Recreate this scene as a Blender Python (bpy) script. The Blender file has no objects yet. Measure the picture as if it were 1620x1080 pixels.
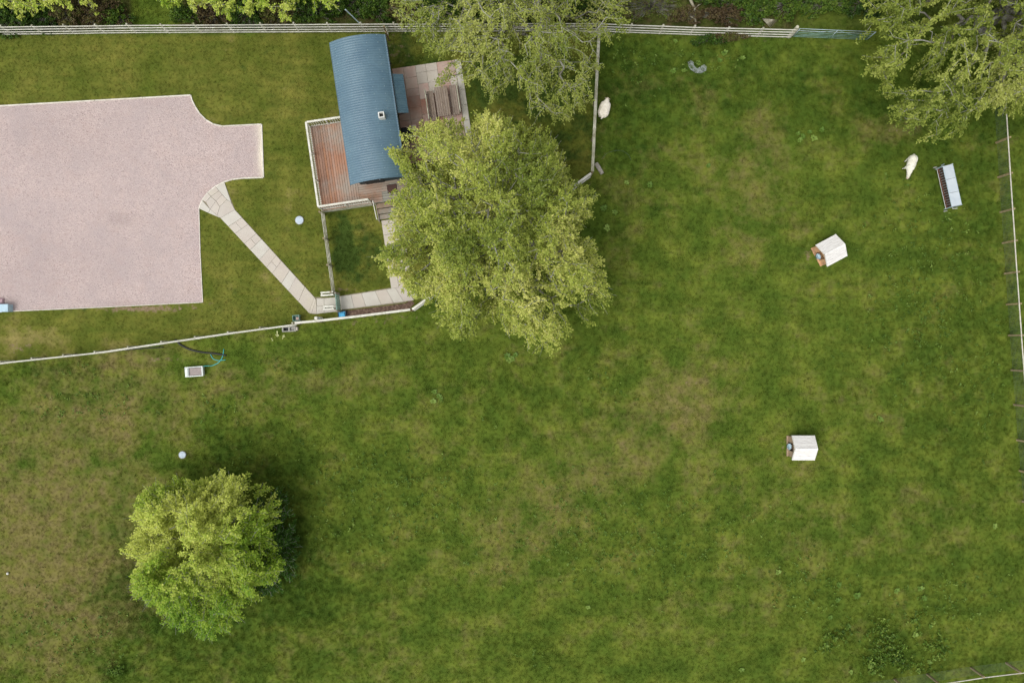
import bpy, math, random
import numpy as np
from mathutils import Vector, Matrix, noise as mnoise
R = math.radians
C = bpy.context.scene.collection
sc = bpy.context.scene

# ------------------------------------------------------------------ camera, sky, sun, exposure
H = 44.0            # flying height of the drone in metres
S = 27.0            # photo pixels (1620 wide) per metre on the ground
cam = bpy.data.cameras.new('camera'); cam.sensor_width = 36; cam.lens = 36 * H / 60.0
cam.clip_start = .5; cam.clip_end = 3000
camo = bpy.data.objects.new('camera', cam); C.objects.link(camo); camo.location = (0, 0, H)
sc.camera = camo
SUN_EL, SUN_AZ = 62, 232            # azimuth clockwise from image-up (+Y)
w = bpy.data.worlds.new('World'); sc.world = w; w.use_nodes = True
wn = w.node_tree; wn.nodes.clear()
sky = wn.nodes.new('ShaderNodeTexSky'); sky.sky_type = 'NISHITA'; sky.sun_disc = False
sky.sun_elevation = R(SUN_EL); sky.sun_rotation = R(SUN_AZ); sky.air_density = 1.0; sky.dust_density = 3.0
hs = wn.nodes.new('ShaderNodeHueSaturation'); hs.inputs['Saturation'].default_value = .18
bg = wn.nodes.new('ShaderNodeBackground'); bg.inputs['Strength'].default_value = .15; sky.altitude = 50
wo = wn.nodes.new('ShaderNodeOutputWorld')
wn.links.new(sky.outputs[0], hs.inputs['Color']); wn.links.new(hs.outputs[0], bg.inputs[0]); wn.links.new(bg.outputs[0], wo.inputs[0])
sl = bpy.data.lights.new('sun', 'SUN'); sl.energy = 1.0; sl.angle = R(42); sl.color = (1, .965, .92)
so = bpy.data.objects.new('sun', sl); C.objects.link(so); so.location = (-20, -20, 60)
sd = Vector((math.sin(R(SUN_AZ)) * math.cos(R(SUN_EL)), math.cos(R(SUN_AZ)) * math.cos(R(SUN_EL)), math.sin(R(SUN_EL))))
so.rotation_euler = sd.to_track_quat('Z', 'Y').to_euler()
sc.view_settings.view_transform = 'Standard'; sc.view_settings.look = 'None'
sc.view_settings.gamma = 1; sc.view_settings.use_curve_mapping = False
sc.view_settings.exposure = 0.33
sc.cycles.max_bounces = 5; sc.cycles.diffuse_bounces = 3; sc.cycles.transparent_max_bounces = 4

# ------------------------------------------------------------------ helpers
def P(px, py, z=0.0):
    """world x, y of the point at height z seen at photo pixel px, py"""
    k = (H - z) / H / S
    return ((px - 810) * k, (540 - py) * k)
def P3(px, py, z=0.0):
    x, y = P(px, py, z); return (x, y, z)
def tag(o, label=None, cat=None, group=None, kind=None):
    if label: o['label'] = label
    if cat: o['category'] = cat
    if group: o['group'] = group
    if kind: o['kind'] = kind
    return o
def empty(name, loc=(0, 0, 0), rz=0, label=None, cat=None, group=None):
    o = bpy.data.objects.new(name, None); C.objects.link(o)
    o.location = loc; o.rotation_euler = (0, 0, rz); o.empty_display_size = .2
    return tag(o, label, cat, group)
def copy_tree(o, parent=None):
    c = o.copy(); C.objects.link(c); c.parent = parent
    for ch in list(o.children): copy_tree(ch, c)
    return c
class MB:
    def __init__(s): s.v = []; s.f = []
    def add(s, vs, fs):
        n = len(s.v); s.v += [tuple(p) for p in vs]; s.f += [tuple(i + n for i in f) for f in fs]; return s
    def frame_box(s, c, ax, ay, az, hx, hy, hz, cham=0.0):
        c = Vector(c); ax, ay, az = Vector(ax), Vector(ay), Vector(az)
        if cham <= 0:
            vs = [c + ax * (hx * i) + ay * (hy * j) + az * (hz * k) for k in (-1, 1) for j in (-1, 1) for i in (-1, 1)]
            return s.add(vs, [(0, 2, 3, 1), (4, 5, 7, 6), (0, 1, 5, 4), (2, 6, 7, 3), (0, 4, 6, 2), (1, 3, 7, 5)])
        vs = []
        for (kx, ky, kz) in ((1, 1, -1), (1, 1, 1 - 2 * cham / (2 * hz) * 2 if hz > cham else 0)):
            vs += [c + ax * (hx * i) + ay * (hy * j) + az * (hz * kz) for (i, j) in ((-1, -1), (1, -1), (1, 1), (-1, 1))]
        vs += [c + ax * ((hx - cham) * i) + ay * ((hy - cham) * j) + az * hz for (i, j) in ((-1, -1), (1, -1), (1, 1), (-1, 1))]
        fs = [(3, 2, 1, 0), (8, 9, 10, 11)]
        for q in (0, 4):
            for i in range(4):
                j = (i + 1) % 4; fs.append((q + i, q + j, q + 4 + j, q + 4 + i))
        return s.add(vs, fs)
    def box(s, x0, x1, y0, y1, z0, z1, cham=0.0):
        return s.frame_box(((x0 + x1) / 2, (y0 + y1) / 2, (z0 + z1) / 2), (1, 0, 0), (0, 1, 0), (0, 0, 1), abs(x1 - x0) / 2, abs(y1 - y0) / 2, abs(z1 - z0) / 2, cham)
    def beam(s, a, b, w_, h_, up=(0, 0, 1), cham=0.0):
        a, b = Vector(a), Vector(b); d = b - a; L = d.length; d.normalize()
        side = d.cross(Vector(up))
        if side.length < 1e-4: side = d.cross(Vector((0, 1, 0)))
        side.normalize(); u = side.cross(d).normalized()
        return s.frame_box((a + b) / 2, d, side, u, L / 2, w_ / 2, h_ / 2, cham)
    def tube(s, pts, r, n=8, cap=True):
        pts = [Vector(p) for p in pts]; rs = r if isinstance(r, (list, tuple)) else [r] * len(pts)
        base = len(s.v); prev = None
        for i, p in enumerate(pts):
            d = (pts[min(i + 1, len(pts) - 1)] - pts[max(i - 1, 0)]).normalized()
            if prev is None:
                a = d.cross(Vector((0, 0, 1)))
                if a.length < .1: a = d.cross(Vector((1, 0, 0)))
            else: a = prev - d * prev.dot(d)
            a.normalize(); prev = a; b = d.cross(a)
            s.v += [tuple(p + (a * math.cos(2 * math.pi * k / n) + b * math.sin(2 * math.pi * k / n)) * rs[i]) for k in range(n)]
        for i in range(len(pts) - 1):
            for k in range(n):
                q = base + i * n; k2 = (k + 1) % n
                s.f.append((q + k, q + k2, q + n + k2, q + n + k))
        if cap:
            s.f.append(tuple(base + k for k in reversed(range(n))))
            s.f.append(tuple(base + (len(pts) - 1) * n + k for k in range(n)))
        return s
    def prism(s, poly, z0, z1, cham=0.0):
        a = sum(poly[i][0] * poly[(i + 1) % len(poly)][1] - poly[(i + 1) % len(poly)][0] * poly[i][1] for i in range(len(poly)))
        if a < 0: poly = poly[::-1]
        n = len(poly); cx = sum(p[0] for p in poly) / n; cy = sum(p[1] for p in poly) / n
        rings = [[(p[0], p[1], z0) for p in poly]]
        if cham > 0:
            rings.append([(p[0], p[1], z1 - cham) for p in poly])
            ins = []
            for p in poly:
                d = math.hypot(cx - p[0], cy - p[1]); k = cham * 1.4 / max(d, .01)
                ins.append((p[0] + (cx - p[0]) * k, p[1] + (cy - p[1]) * k, z1))
            rings.append(ins)
        else: rings.append([(p[0], p[1], z1) for p in poly])
        vs = [q for r_ in rings for q in r_]; fs = [tuple(reversed(range(n))), tuple(range((len(rings) - 1) * n, len(rings) * n))]
        for k in range(len(rings) - 1):
            for i in range(n):
                j = (i + 1) % n; fs.append((k * n + i, k * n + j, (k + 1) * n + j, (k + 1) * n + i))
        return s.add(vs, fs)
    def mesh(s, name, m, smooth=False, off=None):
        me = bpy.data.meshes.new(name)
        vs = s.v if off is None else [(a - off[0], b - off[1], c - off[2]) for (a, b, c) in s.v]
        me.from_pydata(vs, [], s.f); me.materials.append(m)
        if smooth: me.polygons.foreach_set('use_smooth', [True] * len(me.polygons))
        me.update(); return me
    def build(s, name, m, parent=None, smooth=False, world=False):
        off = None
        if world and parent is not None:
            off = [0, 0, 0]; q = parent
            while q: off = [off[i] + q.location[i] for i in range(3)]; q = q.parent
        o = bpy.data.objects.new(name, s.mesh(name, m, smooth, off)); C.objects.link(o); o.parent = parent
        return o
def bez(pts, n=6):
    """Catmull-Rom through the points"""
    out = []; p = [Vector(q) for q in pts]; p = [p[0] * 2 - p[1]] + p + [p[-1] * 2 - p[-2]]
    for i in range(1, len(p) - 2):
        for k in range(n):
            t = k / n
            out.append(.5 * ((2 * p[i]) + (p[i + 1] - p[i - 1]) * t + (2 * p[i - 1] - 5 * p[i] + 4 * p[i + 1] - p[i + 2]) * t * t + (3 * p[i] - p[i - 1] - 3 * p[i + 1] + p[i + 2]) * t ** 3))
    out.append(p[-2]); return out
def inside(X, Y, poly):
    r = np.zeros(X.shape, bool); n = len(poly)
    for i in range(n):
        x1, y1 = poly[i]; x2, y2 = poly[(i + 1) % n]
        if y1 == y2: continue
        r ^= ((y1 > Y) != (y2 > Y)) & (X < (x2 - x1) * (Y - y1) / (y2 - y1) + x1)
    return r

# ------------------------------------------------------------------ materials
def srgb(r, g, b):
    f = lambda c: c / 12.92 if c <= .04045 else ((c + .055) / 1.055) ** 2.4
    return (f(r / 255), f(g / 255), f(b / 255), 1)
class NT:
    def __init__(s, name):
        s.m = bpy.data.materials.new(name); s.m.use_nodes = True; s.t = s.m.node_tree; s.t.nodes.clear()
        s.out = s.n('ShaderNodeOutputMaterial')
    def n(s, t, **kw):
        o = s.t.nodes.new(t)
        for k, v in kw.items():
            if hasattr(o, k): setattr(o, k, v)
        return o
    def l(s, a, b): s.t.links.new(a, b)
    def val(s, v):
        return v
    def put(s, sock, v):
        if isinstance(v, bpy.types.NodeSocket): s.l(v, sock)
        else: sock.default_value = v
    def noise(s, co, scale, detail=3, rough=.55, dist=0.0):
        o = s.n('ShaderNodeTexNoise'); s.l(co, o.inputs['Vector']); o.inputs['Scale'].default_value = scale
        o.inputs['Detail'].default_value = detail; o.inputs['Roughness'].default_value = rough; o.inputs['Distortion'].default_value = dist
        return o.outputs['Fac']
    def mr(s, v, a, b, c=0.0, d=1.0):
        o = s.n('ShaderNodeMapRange'); s.l(v, o.inputs[0]); o.inputs[1].default_value = a; o.inputs[2].default_value = b
        o.inputs[3].default_value = c; o.inputs[4].default_value = d; return o.outputs[0]
    def mix(s, f, a, b, mode='MIX'):
        o = s.n('ShaderNodeMix'); o.data_type = 'RGBA'; o.blend_type = mode
        s.put(o.inputs[0], f); s.put(o.inputs[6], a); s.put(o.inputs[7], b); return o.outputs[2]
    def math(s, op, a, b=0.0, c=0.0):
        o = s.n('ShaderNodeMath'); o.operation = op; s.put(o.inputs[0], a); s.put(o.inputs[1], b)
        if op == 'MULTIPLY_ADD': s.put(o.inputs[2], c)
        return o.outputs[0]
    def bump(s, h, strength, dist):
        o = s.n('ShaderNodeBump'); s.l(h, o.inputs['Height']); o.inputs['Strength'].default_value = strength; o.inputs['Distance'].default_value = dist
        return o.outputs[0]
    def bsdf(s, col, rough=.8, metal=0.0, bump=None, spec=.5):
        o = s.n('ShaderNodeBsdfPrincipled'); s.put(o.inputs['Base Color'], col); s.put(o.inputs['Roughness'], rough)
        s.put(o.inputs['Metallic'], metal); o.inputs['Specular IOR Level'].default_value = spec
        if bump is not None: s.l(bump, o.inputs['Normal'])
        s.l(o.outputs[0], s.out.inputs[0]); return o
    def obj(s): return s.n('ShaderNodeTexCoord').outputs['Object']
    def pos(s): return s.n('ShaderNodeNewGeometry').outputs['Position']
def plain(name, c1, c2=None, scale=4.0, rough=.7, metal=0.0, stretch=None, rnd=0.0, bump=.15, bd=.004, spec=.4, fine=None, c3=None):
    """two tone material with noise wear, per-object value shift and a fine relief"""
    t = NT(name); co = t.obj()
    if stretch:
        mp = t.n('ShaderNodeMapping'); t.l(co, mp.inputs[0]); mp.inputs['Scale'].default_value = stretch; co = mp.outputs[0]
    c2 = c2 or tuple(x * .75 for x in c1[:3]) + (1,)
    f = t.noise(co, scale, 5, .6)
    col = t.mix(t.mr(f, .35, .65), c1, c2)
    if c3:
        col = t.mix(t.mr(t.noise(co, scale * .37, 4, .6), .46, .64), col, c3)
    if rnd:
        oi = t.n('ShaderNodeObjectInfo'); h = t.n('ShaderNodeHueSaturation')
        t.l(t.mr(oi.outputs['Random'], 0, 1, 1 - rnd, 1 + rnd), h.inputs['Value']); t.l(col, h.inputs['Color'])
        t.l(t.mr(t.math('FRACT', t.math('MULTIPLY', oi.outputs['Random'], 7.31)), 0, 1, 1 - rnd * 1.2, 1 + rnd * 1.2), h.inputs['Saturation']); col = h.outputs[0]
    g = t.noise(co, fine or scale * 6, 4, .65)
    t.bsdf(col, rough, metal, t.bump(g, bump, bd), spec); return t.m

def grass_cols(t, dry, lush, lawn, scrub, blades):
    """grass colour at a place: shared by the ground under it and by the blades"""
    p = t.pos(); sp = t.n('ShaderNodeSeparateXYZ'); t.l(p, sp.inputs[0])
    cb = t.n('ShaderNodeCombineXYZ'); t.l(sp.outputs[0], cb.inputs[0]); t.l(sp.outputs[1], cb.inputs[1]); co = cb.outputs[0]
    n1 = t.noise(co, .16, 4, .6); n2 = t.noise(co, .5, 5, .55); n3 = t.noise(co, 1.9, 5, .6); n4 = t.noise(co, 9, 4, .7)
    green = t.mix(t.mr(n2, .36, .66), srgb(71, 92, 16), srgb(107, 119, 29))
    green = t.mix(t.mr(n3, .45, .68, 0, .7), green, srgb(82, 104, 20))
    mp2 = t.n('ShaderNodeMapping'); t.l(co, mp2.inputs[0]); mp2.inputs['Rotation'].default_value = (0, 0, R(-42)); mp2.inputs['Scale'].default_value = (.22, 1.5, 1)
    green = t.mix(t.mr(t.noise(mp2.outputs[0], 1.0, 4, .6), .5, .66, 0, .6), green, srgb(66, 88, 15))
    lush_shade_c = t.mix(t.mr(n3, .3, .7), srgb(50, 74, 13), srgb(74, 98, 18))  # deep green of lush growth, also standing in for shade on the grass
    dry_c = t.mix(t.mr(n3, .3, .7), srgb(116, 108, 46), srgb(130, 110, 74))
    # dry patches: broad mask broken up by the noises
    a = t.math('MULTIPLY_ADD', t.math('SUBTRACT', n2, .5), 2.6, dry)
    a = t.math('MULTIPLY_ADD', t.math('SUBTRACT', n3, .5), 1.5, a)
    a = t.math('MULTIPLY_ADD', t.math('SUBTRACT', n1, .5), .8, a)
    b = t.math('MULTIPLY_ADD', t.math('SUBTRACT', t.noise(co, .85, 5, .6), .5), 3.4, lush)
    col = t.mix(t.mr(b, .15, 1.05), green, lush_shade_c)
    col = t.mix(t.mr(a, .1, 1.15, 0, .72), col, dry_c)
    lawn_c = t.mix(t.mr(n2, .35, .65), srgb(88, 98, 22), srgb(120, 118, 42))
    lawn_c = t.mix(t.mr(n3, .4, .75, 0, .6), lawn_c, srgb(76, 92, 24))
    mp = t.n('ShaderNodeMapping'); t.l(co, mp.inputs[0]); mp.inputs['Scale'].default_value = (.25, 2.6, 1); mp.inputs['Rotation'].default_value = (0, 0, -.04)
    lawn_c = t.mix(t.mr(t.noise(mp.outputs[0], .9, 4, .6), .42, .62, 0, .45), lawn_c, srgb(78, 92, 20))
    lawn_c = t.mix(t.mr(a, .4, 1.0, 0, .75), lawn_c, srgb(142, 128, 72))
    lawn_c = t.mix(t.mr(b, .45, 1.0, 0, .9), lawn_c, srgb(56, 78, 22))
    col = t.mix(lawn, col, lawn_c)
    sc_c = t.mix(t.mr(n3, .4, .65), srgb(62, 70, 28), srgb(92, 74, 54))
    sc_c = t.mix(t.mr(n2, .5, .7), sc_c, srgb(84, 100, 34))
    col = t.mix(scrub, col, sc_c)
    h = t.n('ShaderNodeHueSaturation'); t.l(col, h.inputs['Color']); h.inputs['Saturation'].default_value = .93
    t.l(t.math('MULTIPLY', t.mr(n4, .3, .7, .93, 1.07), t.mr(t.noise(co, 1.25, 4, .6), .3, .7, .84, 1.17)), h.inputs['Value'])
    return h.outputs[0], n4, co
def attr(t, name, inst):
    a = t.n('ShaderNodeAttribute'); a.attribute_name = name; a.attribute_type = 'INSTANCER' if inst else 'GEOMETRY'
    return a.outputs['Fac']
def grass_mat(name, inst):
    t = NT(name); at = [attr(t, k, inst) for k in ('dry', 'lush', 'lawn', 'scrub')]
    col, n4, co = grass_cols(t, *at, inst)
    if inst:
        k = attr(t, 'var', True); h = t.n('ShaderNodeHueSaturation'); t.l(col, h.inputs['Color'])
        t.l(t.mr(k, 0, 1, GV0, GV1), h.inputs['Value']); t.l(t.mr(k, 0, 1, .49, .51), h.inputs['Hue'])
        d = t.n('ShaderNodeBsdfDiffuse'); t.l(h.outputs[0], d.inputs[0]); tr = t.n('ShaderNodeBsdfTranslucent'); t.l(h.outputs[0], tr.inputs[0])
        mx = t.n('ShaderNodeMixShader'); mx.inputs[0].default_value = .3; t.l(d.outputs[0], mx.inputs[1]); t.l(tr.outputs[0], mx.inputs[2])
        t.l(mx.outputs[0], t.out.inputs[0])
    else:
        bare = attr(t, 'bare', False)
        b = t.math('MULTIPLY_ADD', t.math('SUBTRACT', t.noise(co, 3.2, 6, .68), .5), 2.4, bare)
        soil = t.mix(t.mr(t.noise(co, 6, 5, .65), .35, .65), srgb(118, 98, 78), srgb(150, 130, 108))
        col = t.mix(t.mr(b, .4, .75, 0, .9), col, soil)
        hgt = t.math('ADD', t.noise(co, 22, 5, .75), t.math('MULTIPLY', t.noise(co, 2.6, 3, .6), 1.6))
        t.bsdf(col, .95, 0, t.bump(hgt, .12, .03), .1)
    return t.m
GV0, GV1 = 1.0, 1.3
M = {}
M['ground'] = grass_mat('grassy_ground', False)
M['grass'] = grass_mat('grass_blades', True)
# pink granite gravel
t = NT('gravel'); co = t.pos()
v = t.n('ShaderNodeTexVoronoi'); t.l(co, v.inputs['Vector']); v.inputs['Scale'].default_value = 21
sp = t.n('ShaderNodeSeparateColor'); t.l(v.outputs['Color'], sp.inputs[0])
col = t.mix(t.mr(sp.outputs[0], .0, 1), srgb(178, 159, 154), srgb(203, 186, 180))
col = t.mix(t.mr(sp.outputs[1], .9, .97, 0, .7), col, srgb(136, 122, 120))
col = t.mix(t.mr(t.noise(co, .3, 5, .65), .4, .62, 0, .6), col, srgb(174, 160, 158))
col = t.mix(t.mr(t.noise(co, 1.1, 5, .65), .5, .75, 0, .35), col, srgb(184, 160, 150))
col = t.mix(t.mr(attr(t, 'stain', False), 0, 1, 0, 1), col, srgb(140, 124, 120))
col = t.mix(attr(t, 'pale', False), col, srgb(232, 222, 200))
t.bsdf(col, .9, 0, t.bump(v.outputs['Distance'], .7, .03), .2); M['gravel'] = t.m
M['kerb'] = plain('kerb_timber', srgb(226, 220, 208), srgb(196, 190, 176), 3, .85, rnd=.06)
M['slab'] = plain('sandstone_slab', srgb(196, 188, 176), srgb(190, 180, 168), 1.6, .85, rnd=.035, c3=srgb(194, 186, 170), fine=30)
M['slab_pale'] = plain('pale_slab', srgb(198, 194, 182), srgb(192, 186, 174), 2, .85, rnd=.03, fine=30)
M['slab_pink'] = plain('pink_slab', srgb(198, 172, 160), srgb(182, 150, 138), 1.3, .85, rnd=.09, c3=srgb(188, 172, 160), fine=30)
M['slab_red'] = plain('red_slab', srgb(172, 130, 114), srgb(158, 122, 108), 1.5, .85, rnd=.10, c3=srgb(170, 150, 138), fine=30)
M['bedding'] = plain('path_bedding', srgb(150, 140, 120), srgb(120, 116, 88), 6, .95)
M['mulch'] = plain('bark_mulch', srgb(120, 96, 82), srgb(84, 66, 56), 16, .95, bump=.9, bd=.03, c3=srgb(140, 116, 98))
M['pale_wood'] = plain('weathered_pale_timber', srgb(196, 194, 176), srgb(160, 158, 138), 5, .85, rnd=.1, c3=srgb(140, 138, 112))
M['grey_wood'] = plain('grey_timber', srgb(178, 170, 156), srgb(138, 130, 116), 5, .88, rnd=.08)
M['white_rail'] = plain('pale_painted_rail', srgb(226, 224, 212), srgb(196, 194, 178), 4, .7, rnd=.05)
M['post'] = plain('fence_post_timber', srgb(158, 144, 112), srgb(128, 114, 86), 6, .9, rnd=.1)
M['deck'] = plain('deck_timber', srgb(174, 132, 106), srgb(160, 116, 92), 1.2, .8, rnd=.10, c3=srgb(160, 146, 132), fine=25)
M['deck_grey'] = plain('grey_deck_timber', srgb(158, 140, 122), srgb(134, 116, 98), 1.4, .8, rnd=.12, c3=srgb(150, 148, 136))
M['wire'] = plain('galvanised_wire', srgb(120, 135, 125), None, 5, .5, .6)
M['galv'] = plain('galvanised_steel', srgb(190, 208, 214), srgb(168, 186, 192), 3, .4, .3)
M['gate_teal'] = plain('green_gate_paint', srgb(128, 158, 146), srgb(104, 138, 124), 4, .5, .1)
M['feeder_roof'] = plain('feeder_sheet', srgb(206, 214, 218), srgb(188, 198, 204), 1.6, .35, .25, rnd=.03)
M['hay'] = plain('hay', srgb(96, 70, 56), srgb(58, 42, 38), 14, .95, bump=.9, bd=.03)
M['dark'] = plain('dark_timber', srgb(38, 44, 46), srgb(26, 30, 30), 4, .7)
M['wall'] = plain('dark_green_cladding', srgb(46, 62, 66), srgb(36, 50, 54), 2, .7)
M['door'] = plain('brown_door', srgb(140, 92, 70), srgb(112, 72, 56), 4, .6)
M['iron'] = plain('cast_iron', srgb(40, 40, 42), srgb(60, 48, 42), 6, .5, .6)
M['glass'] = plain('window_glass', (.02, .03, .035, 1), (.03, .04, .05, 1), 1, .06, bump=0.0, spec=.8)
M['white'] = plain('white_paint', srgb(228, 228, 222), srgb(206, 206, 198), 5, .5)
M['plastic_white'] = plain('white_plastic', srgb(226, 232, 228), srgb(206, 212, 206), 5, .4)
M['trough_inside'] = plain('trough_water', srgb(140, 126, 120), srgb(120, 108, 104), 3, .25, bump=.05)
M['ply'] = plain('orange_plywood', srgb(212, 168, 126), srgb(188, 144, 106), 5, .85, c3=srgb(160, 130, 104))
M['ply_grey'] = plain('brown_plywood', srgb(170, 148, 124), srgb(148, 126, 104), 5, .85)
M['hutroof'] = plain('white_roof_boards', srgb(238, 236, 230), srgb(220, 216, 210), 3, .6, rnd=.03, stretch=(1, 5, 1))
M['tub_blue'] = plain('pale_blue_plastic', srgb(180, 206, 218), srgb(160, 188, 200), 4, .4)
M['blue'] = plain('bright_blue_plastic', srgb(70, 180, 228), srgb(60, 165, 215), 4, .4)
M['navy'] = plain('dark_blue_plastic', srgb(20, 50, 72), srgb(16, 40, 60), 4, .4)
M['teal'] = plain('teal_plastic', srgb(100, 140, 128), srgb(80, 120, 108), 4, .4)
M['hose'] = plain('teal_hose', srgb(70, 180, 180), srgb(90, 190, 185), 4, .5)
M['pipe'] = plain('black_pipe', srgb(48, 50, 46), srgb(36, 38, 34), 4, .6)
M['concrete'] = plain('grey_concrete', srgb(168, 166, 158), srgb(138, 138, 130), 6, .9, fine=40)
M['cover'] = plain('pale_blue_cover', srgb(192, 204, 216), srgb(176, 190, 200), 5, .6)
M['wool'] = plain('cream_fleece', srgb(248, 240, 224), srgb(240, 230, 210), 5, .95, bump=.9, bd=.02, fine=28, spec=.1)
M['wool2'] = plain('white_fleece', srgb(240, 238, 222), srgb(224, 220, 200), 5, .95, bump=.9, bd=.02, fine=28, spec=.1)
M['face'] = plain('sheep_face', srgb(226, 212, 190), srgb(206, 188, 166), 9, .9)
M['hoof'] = plain('hoof_and_eye', srgb(40, 34, 30), None, 9, .5)
M['table'] = plain('silvered_table_timber', srgb(160, 144, 130), srgb(124, 110, 98), 5, .85, stretch=(5, 1, 5), rnd=.08, c3=srgb(140, 126, 114))
M['bark'] = plain('grey_bark', srgb(128, 124, 110), srgb(92, 88, 76), 7, .9, bump=.8, bd=.02, c3=srgb(150, 150, 138))
M['twig'] = plain('pale_twig', srgb(176, 176, 162), srgb(140, 138, 122), 5, .9)
M['deadwood'] = plain('dead_branch', srgb(176, 172, 150), srgb(140, 132, 110), 5, .9)
M['petal'] = plain('pale_petal', srgb(236, 238, 196), srgb(226, 226, 160), 9, .7)
M['mat'] = plain('rubber_mat', srgb(92, 66, 60), srgb(78, 58, 52), 20, .95, bump=.6)
M['puddle'] = plain('wet_grey_mud', srgb(156, 164, 166), srgb(120, 128, 112), 3, .3, bump=.1)
M['log'] = plain('cut_log', srgb(172, 166, 154), srgb(138, 132, 120), 7, .9)
# blue sheet roof
t = NT('blue_sheet_roof'); co = t.obj()
f = t.noise(co, .9, 5, .6); col = t.mix(t.mr(f, .35, .7), srgb(80, 108, 124), srgb(94, 121, 134))
col = t.mix(t.mr(t.noise(co, 5, 5, .7), .5, .8, 0, .35), col, srgb(104, 136, 154))
t.bsdf(col, .42, .0, t.bump(t.noise(co, 30, 3, .5), .05, .003), .5); M['roof'] = t.m
t = NT('green_blue_canopy'); co = t.obj()
col = t.mix(t.mr(t.noise(co, 3, 5, .6), .35, .7), srgb(62, 90, 104), srgb(76, 102, 112))
t.bsdf(col, .5, .0, t.bump(t.noise(co, 30, 3, .5), .05, .003), .5); M['canopy'] = t.m

def leaf_mat(name, c_lo, c_mid, c_hi, trans=.3):
    t = NT(name); a = attr(t, 'tint', False)
    r = t.n('ShaderNodeValToRGB'); t.l(a, r.inputs[0]); e = r.color_ramp.elements
    e[0].color = c_lo; e[0].position = .1; e[1].color = c_hi; e[1].position = .95
    k = r.color_ramp.elements.new(.5); k.color = c_mid
    d = t.n('ShaderNodeBsdfPrincipled'); t.l(r.outputs[0], d.inputs['Base Color']); d.inputs['Roughness'].default_value = .5
    d.inputs['Specular IOR Level'].default_value = .25
    tr = t.n('ShaderNodeBsdfTranslucent'); t.l(r.outputs[0], tr.inputs[0])
    mx = t.n('ShaderNodeMixShader'); mx.inputs[0].default_value = trans; t.l(d.outputs[0], mx.inputs[1]); t.l(tr.outputs[0], mx.inputs[2])
    t.l(mx.outputs[0], t.out.inputs[0]); return t.m
M['leaf_spring'] = leaf_mat('spring_leaves', srgb(114, 132, 48), srgb(168, 180, 76), srgb(216, 214, 122))
M['leaf_thorn'] = leaf_mat('hawthorn_leaves', srgb(104, 144, 36), srgb(156, 184, 56), srgb(208, 216, 104))
M['leaf_low_shaded'] = leaf_mat('low_shaded_leaves', srgb(48, 84, 24), srgb(64, 102, 30), srgb(88, 124, 44), .2)  # low growth beside the small tree, its shade put into the leaf green
M['leaf_weep'] = leaf_mat('weeping_leaves', srgb(106, 124, 46), srgb(152, 164, 70), srgb(196, 200, 112))
M['leaf_bramble'] = leaf_mat('bramble_leaves', srgb(50, 76, 24), srgb(74, 104, 32), srgb(110, 132, 48), .2)
M['leaf_nettle'] = leaf_mat('nettle_leaves', srgb(60, 88, 24), srgb(92, 122, 38), srgb(146, 168, 76), .2)
M['leaf_brown'] = leaf_mat('brown_undergrowth', srgb(84, 70, 48), srgb(104, 92, 58), srgb(104, 122, 44), .15)
M['leaf_dock'] = leaf_mat('dock_leaves', srgb(74, 102, 34), srgb(96, 126, 44), srgb(140, 162, 76), .2)

# ------------------------------------------------------------------ hut frame of reference
HC = P(582, 173.75, 2.7); HR = math.atan2(33, 225)
def L(x, y, z=0.0):
    c, s_ = math.cos(HR), math.sin(HR)
    return (HC[0] + x * c - y * s_, HC[1] + x * s_ + y * c, z)

# ------------------------------------------------------------------ outlines on the ground (photo pixels)
gravel_px = [(-420, 192), (0, 168), (150, 159.5), (302, 151), (304, 159), (309, 169), (316, 180), (326, 190), (338, 197), (352, 200), (414, 197),
             (417, 281), (385, 282), (368, 284), (355, 288), (341, 295), (329, 305), (320, 317), (315, 330), (317, 400), (321, 478), (160, 486), (0, 493), (-420, 512)]
gravel_w = [P(*q) for q in gravel_px]
lawn_w = [P(*q) for q in [(-500, 54), (0, 54), (600, 50), (942, 48), (934, 276), (910, 292), (672, 476), (650, 492), (500, 510), (360, 527), (150, 557), (-500, 640)]]
path_w = [P(*q) for q in [(355, 288), (372, 332), (498, 470), (532, 470), (537, 468), (618, 455), (650, 462), (655, 470), (640, 479), (540, 491), (500, 497), (490, 496), (349, 345), (332, 337), (315, 330), (320, 317), (329, 305), (341, 295)]]
patio_l = (1.35, 5.42, -2.6, 3.05)
def rect_l(x0, x1, y0, y1): return [L(x0, y0)[:2], L(x1, y0)[:2], L(x1, y1)[:2], L(x0, y1)[:2]]
walk_l = (-.55, .68, -9.66, -5.65)
mulch_w = [P(*q) for q in [(543, 492), (641, 480), (650, 474), (656, 480), (648, 488), (560, 500), (546, 500)]]
excl = [gravel_w, path_w, rect_l(*patio_l), rect_l(*walk_l), rect_l(-3.85, -1.2, -4.75, .3), rect_l(-3.85, 2.3, -4.75, -3.2), mulch_w]

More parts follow.
